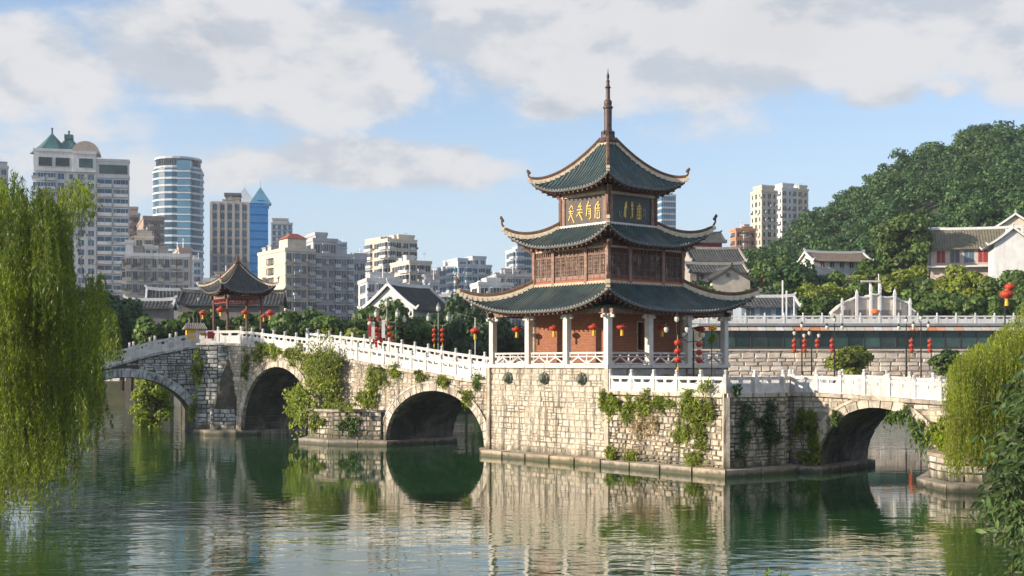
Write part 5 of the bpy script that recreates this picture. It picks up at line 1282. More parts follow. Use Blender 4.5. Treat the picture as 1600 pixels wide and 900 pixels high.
R_T = [(1215,388,225,4.6,L_md,'leafy tree right of the cream high-rise base'),(1190,410,215,3.6,L_md,'tree right of the small cream gabled house'),(1245,410,222,4.4,L_dk,'dark tree left of the long brown roof'),
 (1205,440,198,3.4,L_dk,'tree behind the grey blue hall'),(1262,436,205,4.6,L_br,'bright rounded tree right of the grey blue hall'),(1300,432,208,4.4,L_br,'sunlit tree below the brown roofed wing'),(1255,462,198,3.6,L_md,'low tree between the grey blue hall and the gate wall'),
 (1290,458,196,3.4,L_md,'low tree left of the white gate wall'),(1340,428,212,4.6,L_md,'tree behind the white gate wall, left half'),(1385,418,214,4.8,L_br,'bright tree behind the white gate wall, right half'),(1425,408,216,5.0,L_br,'bright tree left of the temple hall stair'),
 (1420,448,198,3.8,L_md,'tree right of the white gate wall'),(1455,420,212,4.6,L_md,'tree below the left corner of the temple hall'),(1490,408,206,4.6,L_br,'bright tree below the temple hall, left of middle'),(1530,412,204,4.8,L_br,'bright tree below the temple hall middle'),
 (1570,408,202,4.8,L_md,'tree below the right end of the temple hall'),(1612,405,204,5.0,L_br,'tree at the right frame edge below the gable wing'),(1462,455,192,4.0,L_md,'low tree behind the terrace railing, right part'),(1505,455,190,4.4,L_md,'low tree left of the big red lantern'),
 (1300,418,232,3.0,L_md,'tree below the left end of the brown roofed wing'),(1335,421,230,3.2,L_br,'sunlit tree below the middle of the brown roofed wing'),(1282,424,228,3.0,L_dk,'dark tree left below the brown roofed wing'),
 (1090,430,205,2.6,L_dk,'dark bush tree below the layered temple roof'),(1108,440,203,2.2,L_md,'bush tree left of the gabled house wall'),(1168,432,206,2.6,L_md,'bush tree right of the gabled house wall'),(1590,430,196,4.4,L_md,'tree under the right end of the white gable wing'),
 (1550,455,190,4.6,L_md,'low tree right of the big red lantern'),(1600,455,190,5.0,L_md,'low tree at the right edge above the restaurant'),(1360,395,235,4.0,L_md,'tree right of the long brown roof'),(1460,372,250,5.0,L_md,'tree left of the temple hall roof'),
 (1170,425,235,3.6,L_dk,'dark tree between the gabled house and the orange block'),(1100,452,200,2.8,L_md,'low bush tree above the lower roof of the pagoda'),(1215,425,205,3.8,L_md,'tree with pale poles before it, right of the eave tip')]
for (u, v, Y, rw, m, lb) in R_T: T(lb, u, v, Y, rw, m, zb=max(TT-.5, hill(PX(u,Y),Y)-2), n=int(560*rw**1.5), ls=.36, group=g2)
g3 = 'shrubs and small trees on the right quay'
T('spreading leafy shrub before the quay wall, middle', 1332, 534, 162, 3.9, L_br, zb=2.6, n=5200, ls=.28, name='quay_tree', group=g3)
T('dark green small tree before the quay wall near the willow', 1482, 540, 160, 2.6, L_md, zb=3.6, n=2400, ls=.26, name='quay_tree', group=g3)
T('pale green drooping small tree left of the right willow', 1532, 532, 158, 2.4, L_br, zb=3.6, n=2600, ls=.26, name='quay_tree', group=g3)
# little poles above the grey blue hall
for i, (u, v0, v1) in enumerate(((1223,438,465),(1229,454,468),(1241,466,500))):
    b = MB(); Yp = 183; b.tube([(0,0,0),(0,0,PZ(v0,Yp)-TT)], .12, 5); o = b.build('white_pole', white); o.location = (PX(u,Yp), Yp, TT); tag(o, 'slim white pole %s' % ('standing tallest by the grey blue hall','shorter, second of the pair by the grey blue hall','at the right corner of the grey blue hall')[i], 'pole')

# ------------------------------------------------------------------ willows
def strand_tree(name, label, base, trunkpts, starts, leaf, ls, asp, m, seg=.11, group=None, per=2):
    t = thing(name, label, 'tree', base, 0, group); B = np.array(base)
    b = MB()
    for (pts, r) in trunkpts: b.tube([tuple(np.array(p)-B) for p in pts], r, 7)
    b.build('trunk', bark, t)
    C = []; N = []; st = MB()
    for (x, y, z, zend, dxx, dyy) in starts:
        L = z-zend
        if L < .3: continue
        n = int(L/seg); s = np.arange(n+1)/n; a = random.uniform(0,6.3)
        out = np.sqrt(s)
        px = x+dxx*out+.10*np.sin(s*5+a)*s; py = y+dyy*out+.10*np.cos(s*4+a)*s; pz_ = z-L*s**1.15+.35*np.minimum(s*6,1)*0
        pts = np.stack([px,py,pz_],1)-B
        for _ in range(per):
            C.append(pts+RNG.normal(0,.035,(n+1,3))+RNG.normal(0,.02,(1,3))); N.append(RNG.normal(0,1,(n+1,3))+np.array([-.4,-.5,.2]))
        q = [tuple(pts[i]) for i in range(0, n+1, max(1, n//5))]
        if len(q) > 1: st.tube(q, .006, 3)
    st.build('twigs', mat('willow_twig', (.16,.15,.03), .8, .2, 3), t, 'stuff')
    link('foliage', leafmesh('foliage', np.concatenate(C), np.concatenate(N), ls, asp, .5, m, 1.0), t, 'stuff')
    return t
def wstarts():
    S = []; edge_r = lin([(262,95),(285,130),(300,140),(330,142),(345,118),(420,118),(432,146),(520,155),(640,160),(700,160),(715,150),(790,118),(815,60)])
    for cl in range(135):              # bunches of hanging twigs
        Y = random.uniform(45,56); u = random.choice((random.uniform(-60,60), random.uniform(-20,178), random.uniform(-60,140)))
        topv = 275+max(0,(u-20))*.35+random.uniform(0,60) if u < 150 else random.uniform(430,520)
        if random.random() < .75: topv = max(topv, random.uniform(285,640))
        L = random.uniform(70,190)+(60 if u < 90 else 0)
        endv = min(topv+L, 700+random.uniform(0,115) if u < 130 else 640+random.uniform(0,70))
        if 118 < u and topv < 430:
            if u > 146: topv = random.uniform(425,520); endv = min(topv+L, 700)
            else: endv = min(endv, topv+random.uniform(25,60))
        w_ = random.uniform(7,20)
        for k in range(int(w_*1.1)):
            uu = u+random.gauss(0,w_*.45); vv = topv+random.uniform(-10,25)+abs(uu-u)*.8; ve = endv-random.uniform(0,.45)*(endv-topv)
            if uu > edge_r(vv)-2 and vv < 420: continue
            if uu > edge_r(ve): ve = min(ve, 560)
            if uu > 180: continue
            YY = Y+random.uniform(-.8,.8)
            S.append((PX(uu,YY), YY, PZ(vv,YY), PZ(ve,YY), random.uniform(-.15,.5), random.uniform(-.5,.5)))
    for k in range(520):           # the dense lower curtain
        Y = random.uniform(46,54); uu = random.uniform(10,156); vv = random.uniform(425,600)+max(0,uu-150)*1.5; ve = vv+random.uniform(50,130)
        S.append((PX(uu,Y), Y, PZ(vv,Y), PZ(min(ve,705-max(0,uu-120)*.3),Y), random.uniform(-.1,.25), random.uniform(-.3,.3)))
    for k in range(230):           # sprays at the top right and long trailers at the far left
        Y = random.uniform(47,54)
        if k < 110: uu = random.uniform(92,142); vv = random.uniform(278,318)+abs(uu-125)*.3; ve = vv+random.uniform(8,48)
        else: uu = random.uniform(-30,75); vv = random.uniform(600,700); ve = vv+random.uniform(90,150)
        S.append((PX(uu,Y), Y, PZ(vv,Y), max(.1,PZ(min(ve,815),Y)), random.uniform(-.1,.3), 0))
    # some fine ones that trail to the water on the left
    for k in range(170):
        Y = random.uniform(48,54); uu = random.uniform(-40,125); vv = random.uniform(600,720); ve = vv+random.uniform(60,150)*(1-.004*max(0,uu))
        S.append((PX(uu,Y), Y, PZ(vv,Y), max(.12, PZ(min(ve,830),Y)), random.uniform(-.1,.2), 0))
    return S
tp = [([(-19.5,32,1.5),(-19.0,32,5),(-18.0,31.8,8),(-16.5,31.5,9.8)], [.45,.38,.25,.12]),
      ([(-19.0,32,5),(-16.8,31,8.0),(-14.6,30.5,9.8),(-12.6,30.4,10.2),(-11.2,30.6,9.7)], [.25,.18,.1,.05,.02]),
      ([(-18.5,32,6.4),(-16,32.5,7.2),(-13.2,32.8,7.9),(-11.0,33,7.6)], [.2,.13,.06,.02]), ([(-19.0,32,5),(-16.5,30,5.6),(-13.5,29,6.3),(-10.8,28.8,6.1)], [.2,.12,.06,.02]),
      ([(-18.6,32,6.4),(-17,34,8.6),(-15,35,9.6)], [.2,.1,.03])]
strand_tree('weeping_willow', 'big weeping willow with yellow-green hanging branches at the left edge', (-31.2,51.2,1.9), [([tuple(c*1.6 if i<2 else 1+c*1.08 for i,c in enumerate(p)) for p in P_], [q*1.4 for q in r_]) for P_, r_ in tp], wstarts(), None, .112, .20, L_will, .155, per=3)
S = []; er = lin([(484,1600),(500,1580),(530,1545),(555,1500),(570,1487),(600,1482),(700,1482)])
for k in range(1900):
    Y = random.uniform(56,62); u = random.uniform(1478,1680); vt = max(random.uniform(470,690), 472+max(0,(1600-u))*.78+random.uniform(-8,20)); ve = vt+random.uniform(40,130); ve = min(ve, 738-random.uniform(0,40)+ (8 if u<1530 else 0))
    if u < er(vt)-4: continue
    S.append((PX(u,Y), Y, PZ(vt,Y), PZ(ve,Y), random.uniform(-.25,.1), random.uniform(-.2,.2)))
tp = [([(29,62,2.5),(28.6,62,5),(27.5,61,8),(25.5,60,8.9)], [.4,.33,.2,.06]), ([(28.6,62,5),(25.5,59,7.5),(23,58.5,7.6)], [.2,.1,.03]), ([(28.6,62,5),(25,58,5.6),(22.4,57.5,5.2)], [.2,.1,.03])]
strand_tree('weeping_willow', 'sunlit weeping willow hanging over the right bridge pier', (29,62,3.0), tp, S, None, .085, .22, L_wilr, .13, per=3)

# ------------------------------------------------------------------ near shrub, lower right
t = thing('glossy_shrub', 'dark glossy-leaved shrub close by at the lower right corner', 'shrub', (7.6,14,1.9), 0)
ed = lin([(455,1690),(480,1670),(520,1650),(560,1628),(600,1606),(640,1588),(680,1575),(720,1568),(760,1556),(800,1560),(830,1585),(860,1605),(905,1615)])
C = []; N = []; st = MB()
for k in range(520):
    v = random.uniform(455,960); Y = random.uniform(12.6,15.2); u = ed(v)+abs(random.gauss(0,60))+random.uniform(0,12)
    if random.random() < .3: u = ed(v)+random.uniform(60,260)
    if u > 1850: continue
    c = np.array([PX(u,Y),Y,PZ(v,Y)])-np.array([7.6,14,1.9]); n = 13; s = np.linspace(0,1,n)
    di = np.array([-1,random.uniform(-.6,.3),random.uniform(-.75,.1)]); di /= np.linalg.norm(di); L = random.uniform(.22,.42)
    p = c+np.array([.1,0,.1])+di*L*s[:,None]+np.array([0,0,-.08])*(s**2)[:,None]
    C.append(p+RNG.normal(0,.035,(n,3))); N.append(np.array([-.2,-.7,.8])+RNG.normal(0,.35,(n,3)))
    st.tube([tuple(c+np.array([.45,.1,-.25])), tuple(c+np.array([.1,0,.1])), tuple(p[-1])], [.008,.005,.002], 3)
for k in range(14):
    st.tube([(random.uniform(-.6,.6),random.uniform(-.6,.6),0),(random.uniform(-1.2,.5),random.uniform(-.6,.6),2.2),(random.uniform(-1.7,.6),random.uniform(-.8,.8),random.uniform(2.6,4.2))], [.05,.03,.008], 5)
st.build('stems', bark, t, 'stuff')
def broadleaf(name, cen, nrm, ln, m, parent):
    """leaves with a midrib fold, six points each"""
    n = len(cen); nrm = nrm/np.linalg.norm(nrm,axis=1)[:,None]; d = RNG.normal(0,.6,(n,3))+np.array([-.5,-.1,-.75]); d -= (d*nrm).sum(1)[:,None]*nrm; d /= np.linalg.norm(d,axis=1)[:,None]; b = np.cross(nrm,d)
    s = (ln*RNG.uniform(.65,1.25,n))[:,None]; w_ = s*.19
    P = [cen, cen+d*s*.35+b*w_+nrm*w_*.35, cen+d*s*.75+b*w_*.7+nrm*w_*.1, cen+d*s-nrm*s*.12, cen+d*s*.75-b*w_*.7+nrm*w_*.1, cen+d*s*.35-b*w_+nrm*w_*.35, cen+d*s*.5]
    v = np.stack(P,1).reshape(-1,3); F_ = []
    base = np.arange(n)*7
    q = np.stack([base,base+1,base+2,base+6, base+6,base+2,base+3,base+3, base,base+6,base+4,base+5],1)
    vs = v.tolist(); fs = []
    for i in range(n):
        o = i*7; fs += [(o,o+1,o+2,o+6),(o+6,o+2,o+3),(o+6,o+3,o+4),(o,o+6,o+4,o+5)]
    me = bpy.data.meshes.new(name); me.from_pydata(vs, [], fs); me.materials.append(m); me.update(); return link(name, me, parent)
broadleaf('leaves', np.concatenate(C), np.concatenate(N), .125, L_sh, t)
for i, (u, v, Y) in enumerate(((1215,884,17.0),(1508,888,16.0),(1560,880,15.5))):
    t = thing('sprig', 'small leafy sprig poking up at the bottom edge, %s' % ('below the tall tower plinth','left of the glossy shrub','right under the glossy shrub')[i], 'plant', (PX(u,Y), Y, 1.9), 0)
    C = []; N = []; st = MB(); hz = PZ(v,Y)-1.9
    for k in range(9):
        a = random.uniform(0,6.3); e = Vector((.16*cos(a), .16*sin(a), hz*random.uniform(.8,1.0))); st.tube([(0,0,0),tuple(e*.6),tuple(e)], .006, 4)
        for q in range(7): f = .72+.28*q/6; C.append(np.array(e)*f+RNG.normal(0,.02,3)); N.append(np.array([-.2,-.4,.9])+RNG.normal(0,.4,3))
    st.build('stems', bark, t); broadleaf('leaves', np.array(C), np.array(N), .09, mat('young_leaf', (.12,.19,.03), .5, .2, 3, island=.3, transl=.4), t)

# ------------------------------------------------------------------ ivy and weeds on the masonry
def on(org, rz, s, z, out=.12): x, y = loc2w(org, rz, s, -out); return (x, y, z)
A_ = (LBo, LBr)
IV = [ # frame, s, z, radii, n, leaf, material, name, label
 (A_,6.3,7.35,(1.9,.30,.5),700,.11,L_br,'ivy_patch','green ivy fringe above the crown of the second arch'),
 (A_,10.3,7.05,(1.5,.28,.45),480,.11,L_ivy,'ivy_patch','ivy clump under the railing right of the second arch crown'),
 (A_,13.0,6.1,(1.0,.35,.9),520,.12,L_ivy,'ivy_patch','ivy spilling down right of the second arch ring'),
 (A_,15.2,4.9,(1.8,.5,1.8),2200,.13,L_br,'ivy_mass','large yellow-green climber mass above the low pier foot'),
 (A_,16.2,6.0,(.9,.35,.8),520,.12,L_ivy,'ivy_patch','climber top reaching the cornice above the low pier foot'),
 (A_,14.3,3.0,(1.3,.8,1.2),1300,.13,L_br,'ivy_mass','lower climber mass hanging over the left of the low pier foot'),
 ((LBo,LBr),20.2,3.6,(1.1,.4,.8),800,.12,L_ivy,'ivy_patch','yellow-green weeds left of the third arch spring'),
 (A_,21.3,4.9,(1.0,.3,.8),420,.12,L_ivy,'ivy_patch','brownish climber above left of the third arch'),
 (A_,23.4,5.65,(.6,.25,.35),200,.10,L_ivy,'ivy_patch','dark weed tuft under the railing left of the third arch crown'),
 (A_,26.2,5.35,(.5,.22,.25),150,.10,L_ivy,'ivy_patch','small weed tuft above the third arch crown'),
 (A_,28.9,4.95,(.7,.25,.35),240,.10,L_ivy,'ivy_patch','weed tuft right of the third arch crown'),
 (A_,31.4,4.0,(.5,.25,.4),170,.10,L_ivy,'ivy_patch','weed tuft on the right haunch of the third arch'),
 (A_,19.3,2.9,(2.2,.3,.25),600,.09,L_ivy,'moss_fringe','green growth along the top of the low pier foot'),
 (A_,3.3,6.0,(.35,.25,.9),260,.11,L_ivy,'ivy_patch','dark creeper between buttress and second arch'),
 ((L2o,L2r),17.9,5.9,(.7,.3,1.5),520,.12,L_ivy,'ivy_patch','dark creeper on the shaded pier left of the buttress'),
 ((L2o,L2r),17.6,2.2,(.4,.3,1.2),300,.11,L_ivy,'ivy_patch','creeper low on the shaded pier by the left arch spring')]
for (fr, s, z, R, n, ls, m, nm, lb) in IV:
    k_ = (1.45,1.3,1.4) if fr is A_ else (1,1,1); R = tuple(a*b_ for a,b_ in zip(R,k_)); n = int(n*2.1)
    o = wall_growth(lb, on(fr[0], fr[1], s, z, .15 if 'low pier' not in lb else (2.0 if 'lower' in lb or 'top of the low' in lb else .5)), R, n, ls*1.15, m, nm, 'ivy', nl=int(14+R[0]*R[2]*7)); o.rotation_euler = (0,0,fr[1])
o = wall_growth('green climber clump at the right end of the long bridge beside the tower plinth', on(LBo,LBr,32.3,4.9), (.7,.3,.5), 300, .11, L_md, 'ivy_patch', 'ivy'); o.rotation_euler = (0,0,LBr)
# terrace wall weeds
tl = atan2(P1[1]-T0[1], P1[0]-T0[0]); TO = (T0[0],T0[1])
TV = [(.5,3.9,(.8,.35,.45),520,.15,'bushy weed at the left end of the terrace wall just under the railing'),(2.0,3.7,(.5,.25,.8),340,.13,'hanging weed on the terrace wall, second clump from the left'),
 (3.3,3.8,(.55,.25,.7),340,.13,'weed clump on the terrace wall left of its middle'),(4.8,3.95,(.7,.3,.35),340,.13,'weed clump under the terrace railing right of its middle'),(7.6,3.7,(1.0,.4,.9),900,.14,'largest weed clump near the right corner of the terrace wall'),
 (7.8,2.3,(.35,.22,1.2),320,.12,'long trail of creeper down the terrace wall near the corner'),(6.2,2.4,(.8,.2,.5),260,.11,'thin creeper patch in the middle of the terrace wall'),(3.2,2.7,(1.0,.2,.9),260,.10,'dry creeper network on the terrace wall'),
 (.4,.8,(.45,.3,.35),260,.12,'grass tuft at the foot of the terrace wall by the plinth corner'),(2.1,.75,(.4,.25,.25),160,.11,'small grass tuft on the ledge left of the middle'),(7.3,.85,(.6,.3,.4),320,.12,'grass tuft at the foot of the terrace wall near the corner'),(8.6,3.6,(.3,.3,.5),200,.12,'weed clump hanging at the terrace corner quoin')]
for (s, z, R, n, ls, lb) in TV:
    o = wall_growth(lb, on(TO, tl, s, z), (R[0]*1.3,R[1]*1.2,R[2]*1.25), int(n*2.2), ls*1.25, L_ivy if 'dry' not in lb else mat('dry_creeper', (.30,.22,.11), .9, .3, 3), 'wall_weed', 'weed', nl=16, asp=.22, droop=.1); o.rotation_euler = (0,0,tl)
tl2 = atan2(P2[1]-P1[1], P2[0]-P1[0])
for (s, z, R, n, lb) in ((1.2,2.6,(.5,.2,1.3),380,'dark creeper down the shaded short terrace face, left'),(3.0,2.8,(.7,.2,1.2),520,'dark creeper down the shaded short terrace face, right'),(.6,4.75,(.25,.2,.25),120,'weed tuft growing at the foot of the short terrace railing')):
    o = wall_growth(lb, on(P1, tl2, s, z), (R[0]*1.2,R[1],R[2]*1.2), n*2, .12, L_dk, 'wall_weed', 'weed', nl=18); o.rotation_euler = (0,0,tl2)
RV = [(1.1,2.9,(.55,.3,.8),520,L_br,'upright bush on the right bridge left of its arch'),(1.6,1.6,(.35,.25,.9),260,L_ivy,'creeper down the left spring of the right arch'),(1.2,.85,(.4,.25,.3),180,L_ivy,'grass tuft at the left foot of the right arch'),
 (6.6,3.35,(.6,.3,.35),300,L_md,'fern tuft hanging from the right arch crown'),(8.0,2.3,(.5,.3,.7),340,L_md,'fern hanging on the right haunch of the right arch'),(9.6,2.7,(1.0,.5,.9),800,L_br,'climber right of the right arch'),(10.4,1.6,(1.2,1.0,.9),1000,L_wilr,'yellow grassy growth over the pointed pier foot'),(2.9,3.2,(.2,.2,.3),90,L_md,'small tuft on the left haunch of the right arch')]
for (s, z, R, n, m, lb) in RV:
    o = wall_growth(lb, on(P3, RBr, s, z, .15 if 'pointed' not in lb else 1.9), (R[0]*1.25,R[1]*1.2,R[2]*1.2), int(n*2.2), .15, m, 'wall_weed', 'weed', nl=14, asp=.3, droop=.8); o.rotation_euler = (0,0,RBr)
# tall trees on the left bank beyond the frame shade the bend of the bridge
tree('tall poplar-like tree on the left bank, just outside the left edge', -52.5, 100.8, 1.5, 18.5, (5.6,5.6,6.2), L_md, 'broadleaf_tree', 6500, .36)
for (s, z, lb) in ((19.6,1.6,'dark creeper on the right face of the low pier foot'),(16.8,1.7,'climber hanging over the front of the low pier foot')):
    o = wall_growth(lb, on(LBo, LBr, s, z, 2.4 if s < 18 else 1.7), (1.4,.3,.8), 700, .12, L_md if s > 18 else L_ivy); o.rotation_euler = (0,0,LBr+(.55 if s > 18 else 0))
# willow-like bush seen through the left arch
x, y = -35.6, 127
t = tree('round yellow-green bush standing in the water behind the left arch', x, y, -2.6, 9.3, (2.5,2.5,4.7), L_wilr, 'river_bush', 9000, .17, cat='bush', trunk=True, nl=30, rl=.34)
t = tree('green bush behind the left end of the third arch', -2.0, 150, 0, 4, (5,4,2.4), L_dk, 'river_bush', 2600, .25, cat='bush')

# ------------------------------------------------------------------ lanterns and lamps
def lantern_mb(r, h, t=None):
    b = MB(); b.lathe([(r*.25,-h*.5),(r*.62,-h*.42),(r*.95,-h*.15),(r,0),(r*.95,h*.15),(r*.62,h*.42),(r*.25,h*.5)], 14)
    for k in range(14): b.box(r*.98,r*1.02,-.008,.008,-h*.12,h*.12,0,Matrix.Rotation(k*2*pi/14,4,'Z'))
    return b
LAN = {}
def lantern(label, loc, r=.38, h=.46, cord=.9, tassel=.35, group=None):
    t = thing('red_lantern', label, 'lantern', loc, 0, group); k = (r,h)
    if k not in LAN:
        c = MB(); c.lathe([(r*.3,h*.5),(r*.34,h*.58),(r*.2,h*.62)], 8); c2 = MB(); c2.lathe([(r*.34,-h*.60),(r*.3,-h*.5)], 8)
        ts = MB(); ts.lathe([(r*.22,0),(r*.28,-tassel*.5),(r*.3,-tassel),(r*.1,-tassel*1.05)][::-1], 8, (0,0,-h*.6))
        LAN[k] = (lantern_mb(r,h).mesh('shade', redp), c.mesh('cap', gold), ts.mesh('tassel', yel), c2.mesh('rim', gold))
    a, c, s, c2 = LAN[k]; link('rim', c2, t); o = link('shade', a, t)
    for p in a.polygons: p.use_smooth = True
    link('cap', c, t); link('tassel', s, t)
    if cord: q = MB(); q.tube([(0,0,h*.6),(0,0,h*.6+cord)], .012, 4); q.build('cord', iron, t)
    return t
GL = 'red lanterns hanging in the tower porch'
for (x, y, lb) in ((-4.95,-3.7,'in the left porch bay nearest the front corner'),(-4.95,0,'in the middle bay of the left porch side'),(-4.95,3.7,'in the outer left porch bay against the trees'),
                   (-3.7,-4.95,'in the right porch bay nearest the front corner'),(0,-4.95,'in the middle bay of the right porch side'),(3.7,-4.95,'in the outer right porch bay')):
    p = tw(x,y); lantern('red palace lantern with yellow tassel hanging '+lb, (p[0],p[1],8.55), .36, .32, .95, group=GL)
def lantern_string(label, x, y, ztop, n=3, r=.27, pitch=.62, group=None):
    t = thing('lantern_string', label, 'lantern', (x,y,ztop), 0, group); me = lantern_mb(r, r*1.7).mesh('lantern', redp)
    for p in me.polygons: p.use_smooth = True
    for i in range(n): link('lantern', me, t, loc=(0,0,-.45-i*pitch))
    b = MB(); b.tube([(0,0,0),(0,0,-.45-n*pitch)], .015, 4); b.lathe([(.02,-.45-n*pitch-.25),(.07,-.45-n*pitch),(.03,-.45-n*pitch+.1)], 6); b.build('cord', yel, t); return t
def lamp(label, x, y, z, h, arms=3, pm=iron, sc=1.0, group=None):
    t = thing('street_lamp', label, 'lamp', (x,y,z), 0, group)
    b = MB(); b.lathe([(.16*sc,0),(.16*sc,.35),(.08*sc,.5),(.07*sc,h*.6),(.05*sc,h)], 8)
    A = [(0,0)] if arms == 3 else []
    for k in (-1,1): b.tube([(0,0,h-.9*sc),(k*.45*sc,0,h-1.0*sc),(k*.75*sc,0,h-.75*sc)], .035*sc, 5); A.append((k*.75*sc,-.75*sc))
    b.build('post', pm, t)
    for (ax, az_) in A:
        g = MB(); g.lathe([(.07*sc,.12*sc),(.14*sc,.20*sc),(.18*sc,.36*sc),(.13*sc,.52*sc)], 8, (ax,0,h+az_)); g.build('globe', glob, t)
        g = MB(); g.lathe([(.20*sc,.52*sc),(.08*sc,.64*sc),(.02*sc,.80*sc)], 8, (ax,0,h+az_)); g.build('hood', pm, t)
    return t
# lamp standing on the terrace before the right face of the tower
Y = 77.5; x = PX(1057.5,Y); lamp('dark lamp post with milk glass heads on the terrace before the right tower face', x, Y, TZ, PZ(506,Y)-TZ, 3, iron, .85)
lantern_string('string of three red lanterns on the terrace lamp post', x+.02, Y-.25, PZ(524,Y), 3, .22, .52)
Y = 80.5; x = PX(1083.5,Y); lamp('second dark lamp post on the terrace, right of the first', x, Y, TZ, PZ(515,Y)-TZ, 2, iron, .8)
lantern_string('string of three red lanterns beside the second terrace lamp', PX(1092,Y), Y-.1, PZ(527,Y), 3, .21, .50)
b = MB(); b.tube([(0,0,0),(0,0,3.9)], .03, 5)
t = thing('hanging_flower_basket', 'yellow and green flower basket on a thin pole at the right side of the porch', 'flower basket', (PX(1112,82), 82, TZ), 0)
b.build('pole', iron, t); q, d = crown_pts((.4,.4,.45), 5, .5, 220, .3); link('flowers', leafmesh('flowers', q, d, .09, .6, .7, yel), t, loc=(0,0,3.9)); q, d = crown_pts((.35,.35,.7), 5, .5, 240, .3); link('leaves', leafmesh('leaves', q, d, .09, .5, .7, L_br), t, loc=(0,0,3.3))
# lamps on the right quay
GQ = 'lamp posts along the right quay'
for i, (u, vt, arms) in enumerate(((1253,514,3),(1268,518,2),(1304,505,3),(1416,506,3),(1439,502,3))):
    Y = (160,163,158,161,157)[i]; x = PX(u,Y)
    lamp('dark quay lamp post, %s' % ('leftmost, before the restaurant glass','second from the left, slightly shorter','third from the left, before the awning','fourth from the left, by the leafy shrub','rightmost, tallest, near the willow')[i], x, Y, 3.6, PZ(vt,Y)-3.6, arms, iron, 1.25, GQ)
for i, u in enumerate((1241,1257,1277,1300,1424,1453)):
    Y = 159; lantern_string('string of red lanterns over the quay, %s' % ('leftmost of six','second from left','third from left, smaller','fourth from left beside the third lamp','fifth from left beside the tall lamp','rightmost of six')[i], PX(u,Y), Y, PZ(527,Y), 3 if i != 2 else 2, .30, .60, 'lantern strings above the right quay')
# lamps beyond the long bridge
Y = 112; x = PX(685,Y); lamp('pale green lamp post with three glass heads beyond the long bridge, left of the pagoda', x, Y, 3.5, PZ(489,Y)-3.5, 3, postg, 1.15)
for k, lb in ((-1,'left'),(1,'right')): lantern_string('string of three red lanterns on the %s arm of the lamp beyond the bridge' % lb, x+k*.36, Y-.1, PZ(508,Y), 3, .20, .44)
Y = 105; t = lantern('big flat red lantern on a pale pole just left of the pagoda', (PX(742.5,Y), Y, PZ(517,Y)), .42, .50, 0, .4)
b = MB(); b.tube([(0,0,-5.2),(0,0,1.1)], .05, 6); b.build('pole', column, t)
Y = 108; xb = PX(602,Y)
lamp('pale green lamp post in the middle of the lantern cluster', xb+.15, Y, 4.0, PZ(482,Y)-4.0, 3, postg, 1.2)
lamp('second pale lamp post at the right of the lantern cluster', PX(617,Y), Y+.8, 4.0, PZ(492,Y)-4.0, 2, postg, 1.0)
for i, (u, v, k) in enumerate(((578,498,'w'),(588,506,'r'),(597,508,'r'),(608,505,'o'),(612,517,'o'),(584,500,'p'),(604,496,'y'),(592,492,'p'))):
    m = {'w':glob,'r':redp,'o':orng,'p':redd,'y':yel}[k]; YY = Y-.4+.15*i; z = PZ(v,YY)
    t = thing('festival_lantern', 'festival lantern in the bridge cluster, %s' % ('milk white, far left','red string, left of the post','red string touching the post','orange string, right of the post','orange round one, far right','dark red pleated one, upper left','yellow one, top right','dark red one, top middle')[i], 'lantern', (PX(u,YY),YY,z), 0, 'festival lantern cluster beyond the bridge')
    me = lantern_mb(.22,.36).mesh('shade', m)
    for q in range(3 if k in 'ro' else 1): link('shade', me, t, loc=(0,0,-q*.45-.4))
    b = MB(); b.tube([(0,0,.5),(0,0,-1.6)], .012, 4); b.box(-.10,.10,-.01,.01,-2.0,-1.5); b.build('streamer', m, t)
# banners in the cluster
for i, (u, v0, v1, m) in enumerate(((577,497,526,redd),(583,503,530,white),(599,500,528,white))):
    YY = 107.6; b = MB(); b.box(-.14,.14,-.02,.02,PZ(v1,YY)-PZ(v0,YY),0); o = b.build('hanging_banner', m); o.location = (PX(u,YY),YY,PZ(v0,YY)); tag(o, ('dark red vertical banner at the left of the lantern cluster','white vertical banner left of the cluster post','white vertical banner beside the cluster post')[i], 'banner')
# lanterns round the small pavilion
Y = 113.5
for i, (u, v, r) in enumerate(((317,489,.36),(345,484,.40),(383,488,.34),(412,494,.26),(422,489,.42))):
    lantern('red lantern by the small pavilion, %s' % ('outside its left eave','between its two left columns','inside its right half, in shade','low outside its right eave, small and pinkish','large, right of its right column')[i], (PX(u,Y),Y,PZ(v,Y)), r, r*1.15, .6, .3, 'red lanterns round the small pavilion')
# yellow shrine kiosk on the bridge
Y = 112.2; s0 = PX(299,Y); z0 = PZ(530,Y)
t = thing('shrine_kiosk', 'small kiosk with yellow front and ornamental grey tile roof on the left bridge span', 'kiosk', (s0,Y+1.2,z0), L2r)
hh = PZ(514,Y)-z0
b = MB(); b.box(-.75,.75,-.5,.5,-.4,hh-.05); b.build('yellow_front', yel, t)
b = MB(); b.add([(-1.05,-.8,hh-.02),(1.05,-.8,hh-.02),(1.05,.8,hh-.02),(-1.05,.8,hh-.02),(-.75,-.1,hh+.5),(.75,-.1,hh+.5),(.75,.1,hh+.5),(-.75,.1,hh+.5)],[(0,1,5,4),(1,2,6,5),(2,3,7,6),(3,0,4,7),(4,5,6,7),(3,2,1,0)])
for k in range(12): x = -1+k*.18; b.sweep([(x,-.82,hh+.02),(x*.75,-.12,hh+.54)], [(-.04,0),(0,.05),(.04,0)])
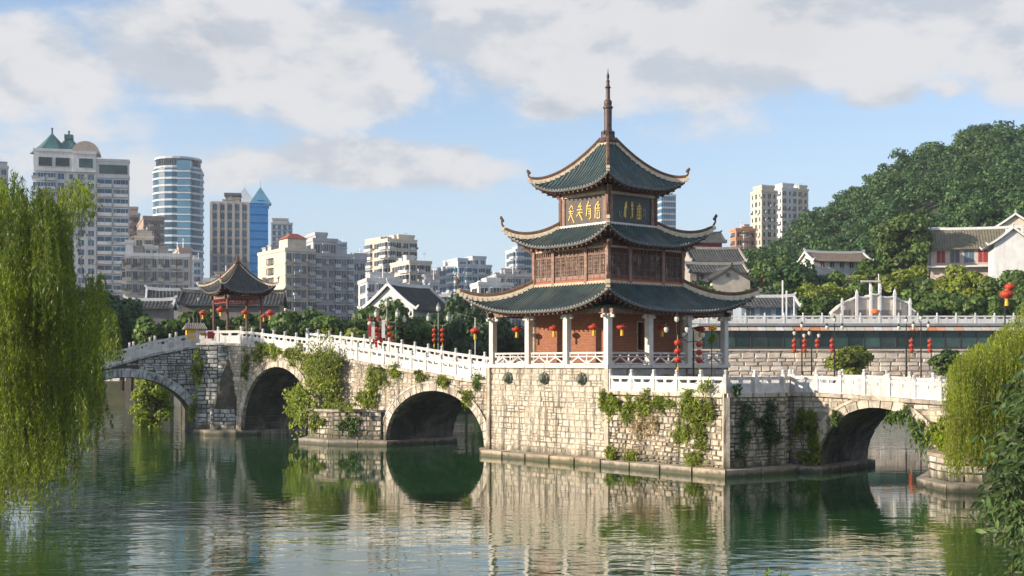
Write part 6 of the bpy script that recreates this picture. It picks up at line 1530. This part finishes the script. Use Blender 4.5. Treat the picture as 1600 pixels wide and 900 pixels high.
b.build('tile_roof', mat('pale_grey_tile', (.30,.28,.24), .8, .2, 3), t)
b = MB()
for (x, h_) in ((-.5,.55),(-.15,.8),(.2,.65),(.5,.9)): b.tube([(x,0,hh+.5),(x+.05,0,hh+.5+h_*.6),(x-.06,0,hh+.5+h_)], [.06,.05,.02], 5)
b.build('roof_ornaments', mat('pale_grey_tile', (.30,.28,.24)), t)
b = MB(); b.box(-.70,.70,-.04,.04,-.32,.32); o = b.build('red_banner', redd); Y = 112.0; o.location = (PX(333,Y), Y+.9, PZ(523,Y)); o.rotation_euler = (0,0,.3); tag(o, 'red horizontal banner right of the yellow kiosk', 'banner')
b = MB(); b.box(-.30,.30,-.04,.04,-.28,.30); o = b.build('red_banner', orng); o.location = (PX(321,Y), Y+1.0, PZ(523,Y)); o.rotation_euler = (0,0,.3); tag(o, 'orange red square sign between kiosk and red banner', 'sign')
# big red lantern at the right edge
Y = 120
lantern('big red lantern on a pole above the right willow, lower one of the pair', (PX(1573,Y),Y,PZ(460,Y)), .65, .8, 0, .6)
lantern('red lantern above and behind the big one at the right edge', (PX(1580,Y),Y+.3,PZ(448,Y)), .5, .65, 0, .3)
b = MB(); b.tube([(0,0,0),(0,0,PZ(444,Y)-3)], .07, 6); o = b.build('lantern_pole', iron); o.location = (PX(1573,Y)+.05,Y+.55,3); tag(o, 'dark pole carrying the two big red lanterns at the right edge', 'pole')
# ------------------------------------------------------------------ air
b = MB(); b.box(-700,700,-70,900,-4.2,135); m = bpy.data.materials.new('thin_haze'); m.use_nodes = True; t = NT(m.node_tree); t.n.clear()
pv_ = t.new('ShaderNodeVolumePrincipled'); pv_.inputs['Color'].default_value = (.80,.88,1.0,1); pv_.inputs['Density'].default_value = .00017; pv_.inputs['Anisotropy'].default_value = 0.2
om = t.new('ShaderNodeOutputMaterial'); t.l.new(pv_.outputs[0], om.inputs['Volume'])
o = b.build('haze', m); o['kind'] = 'stuff'
for o in bpy.data.objects:
    if 'label' in o and len(o['label'].split()) > 16: print('LONG', len(o['label'].split()), o['label'])
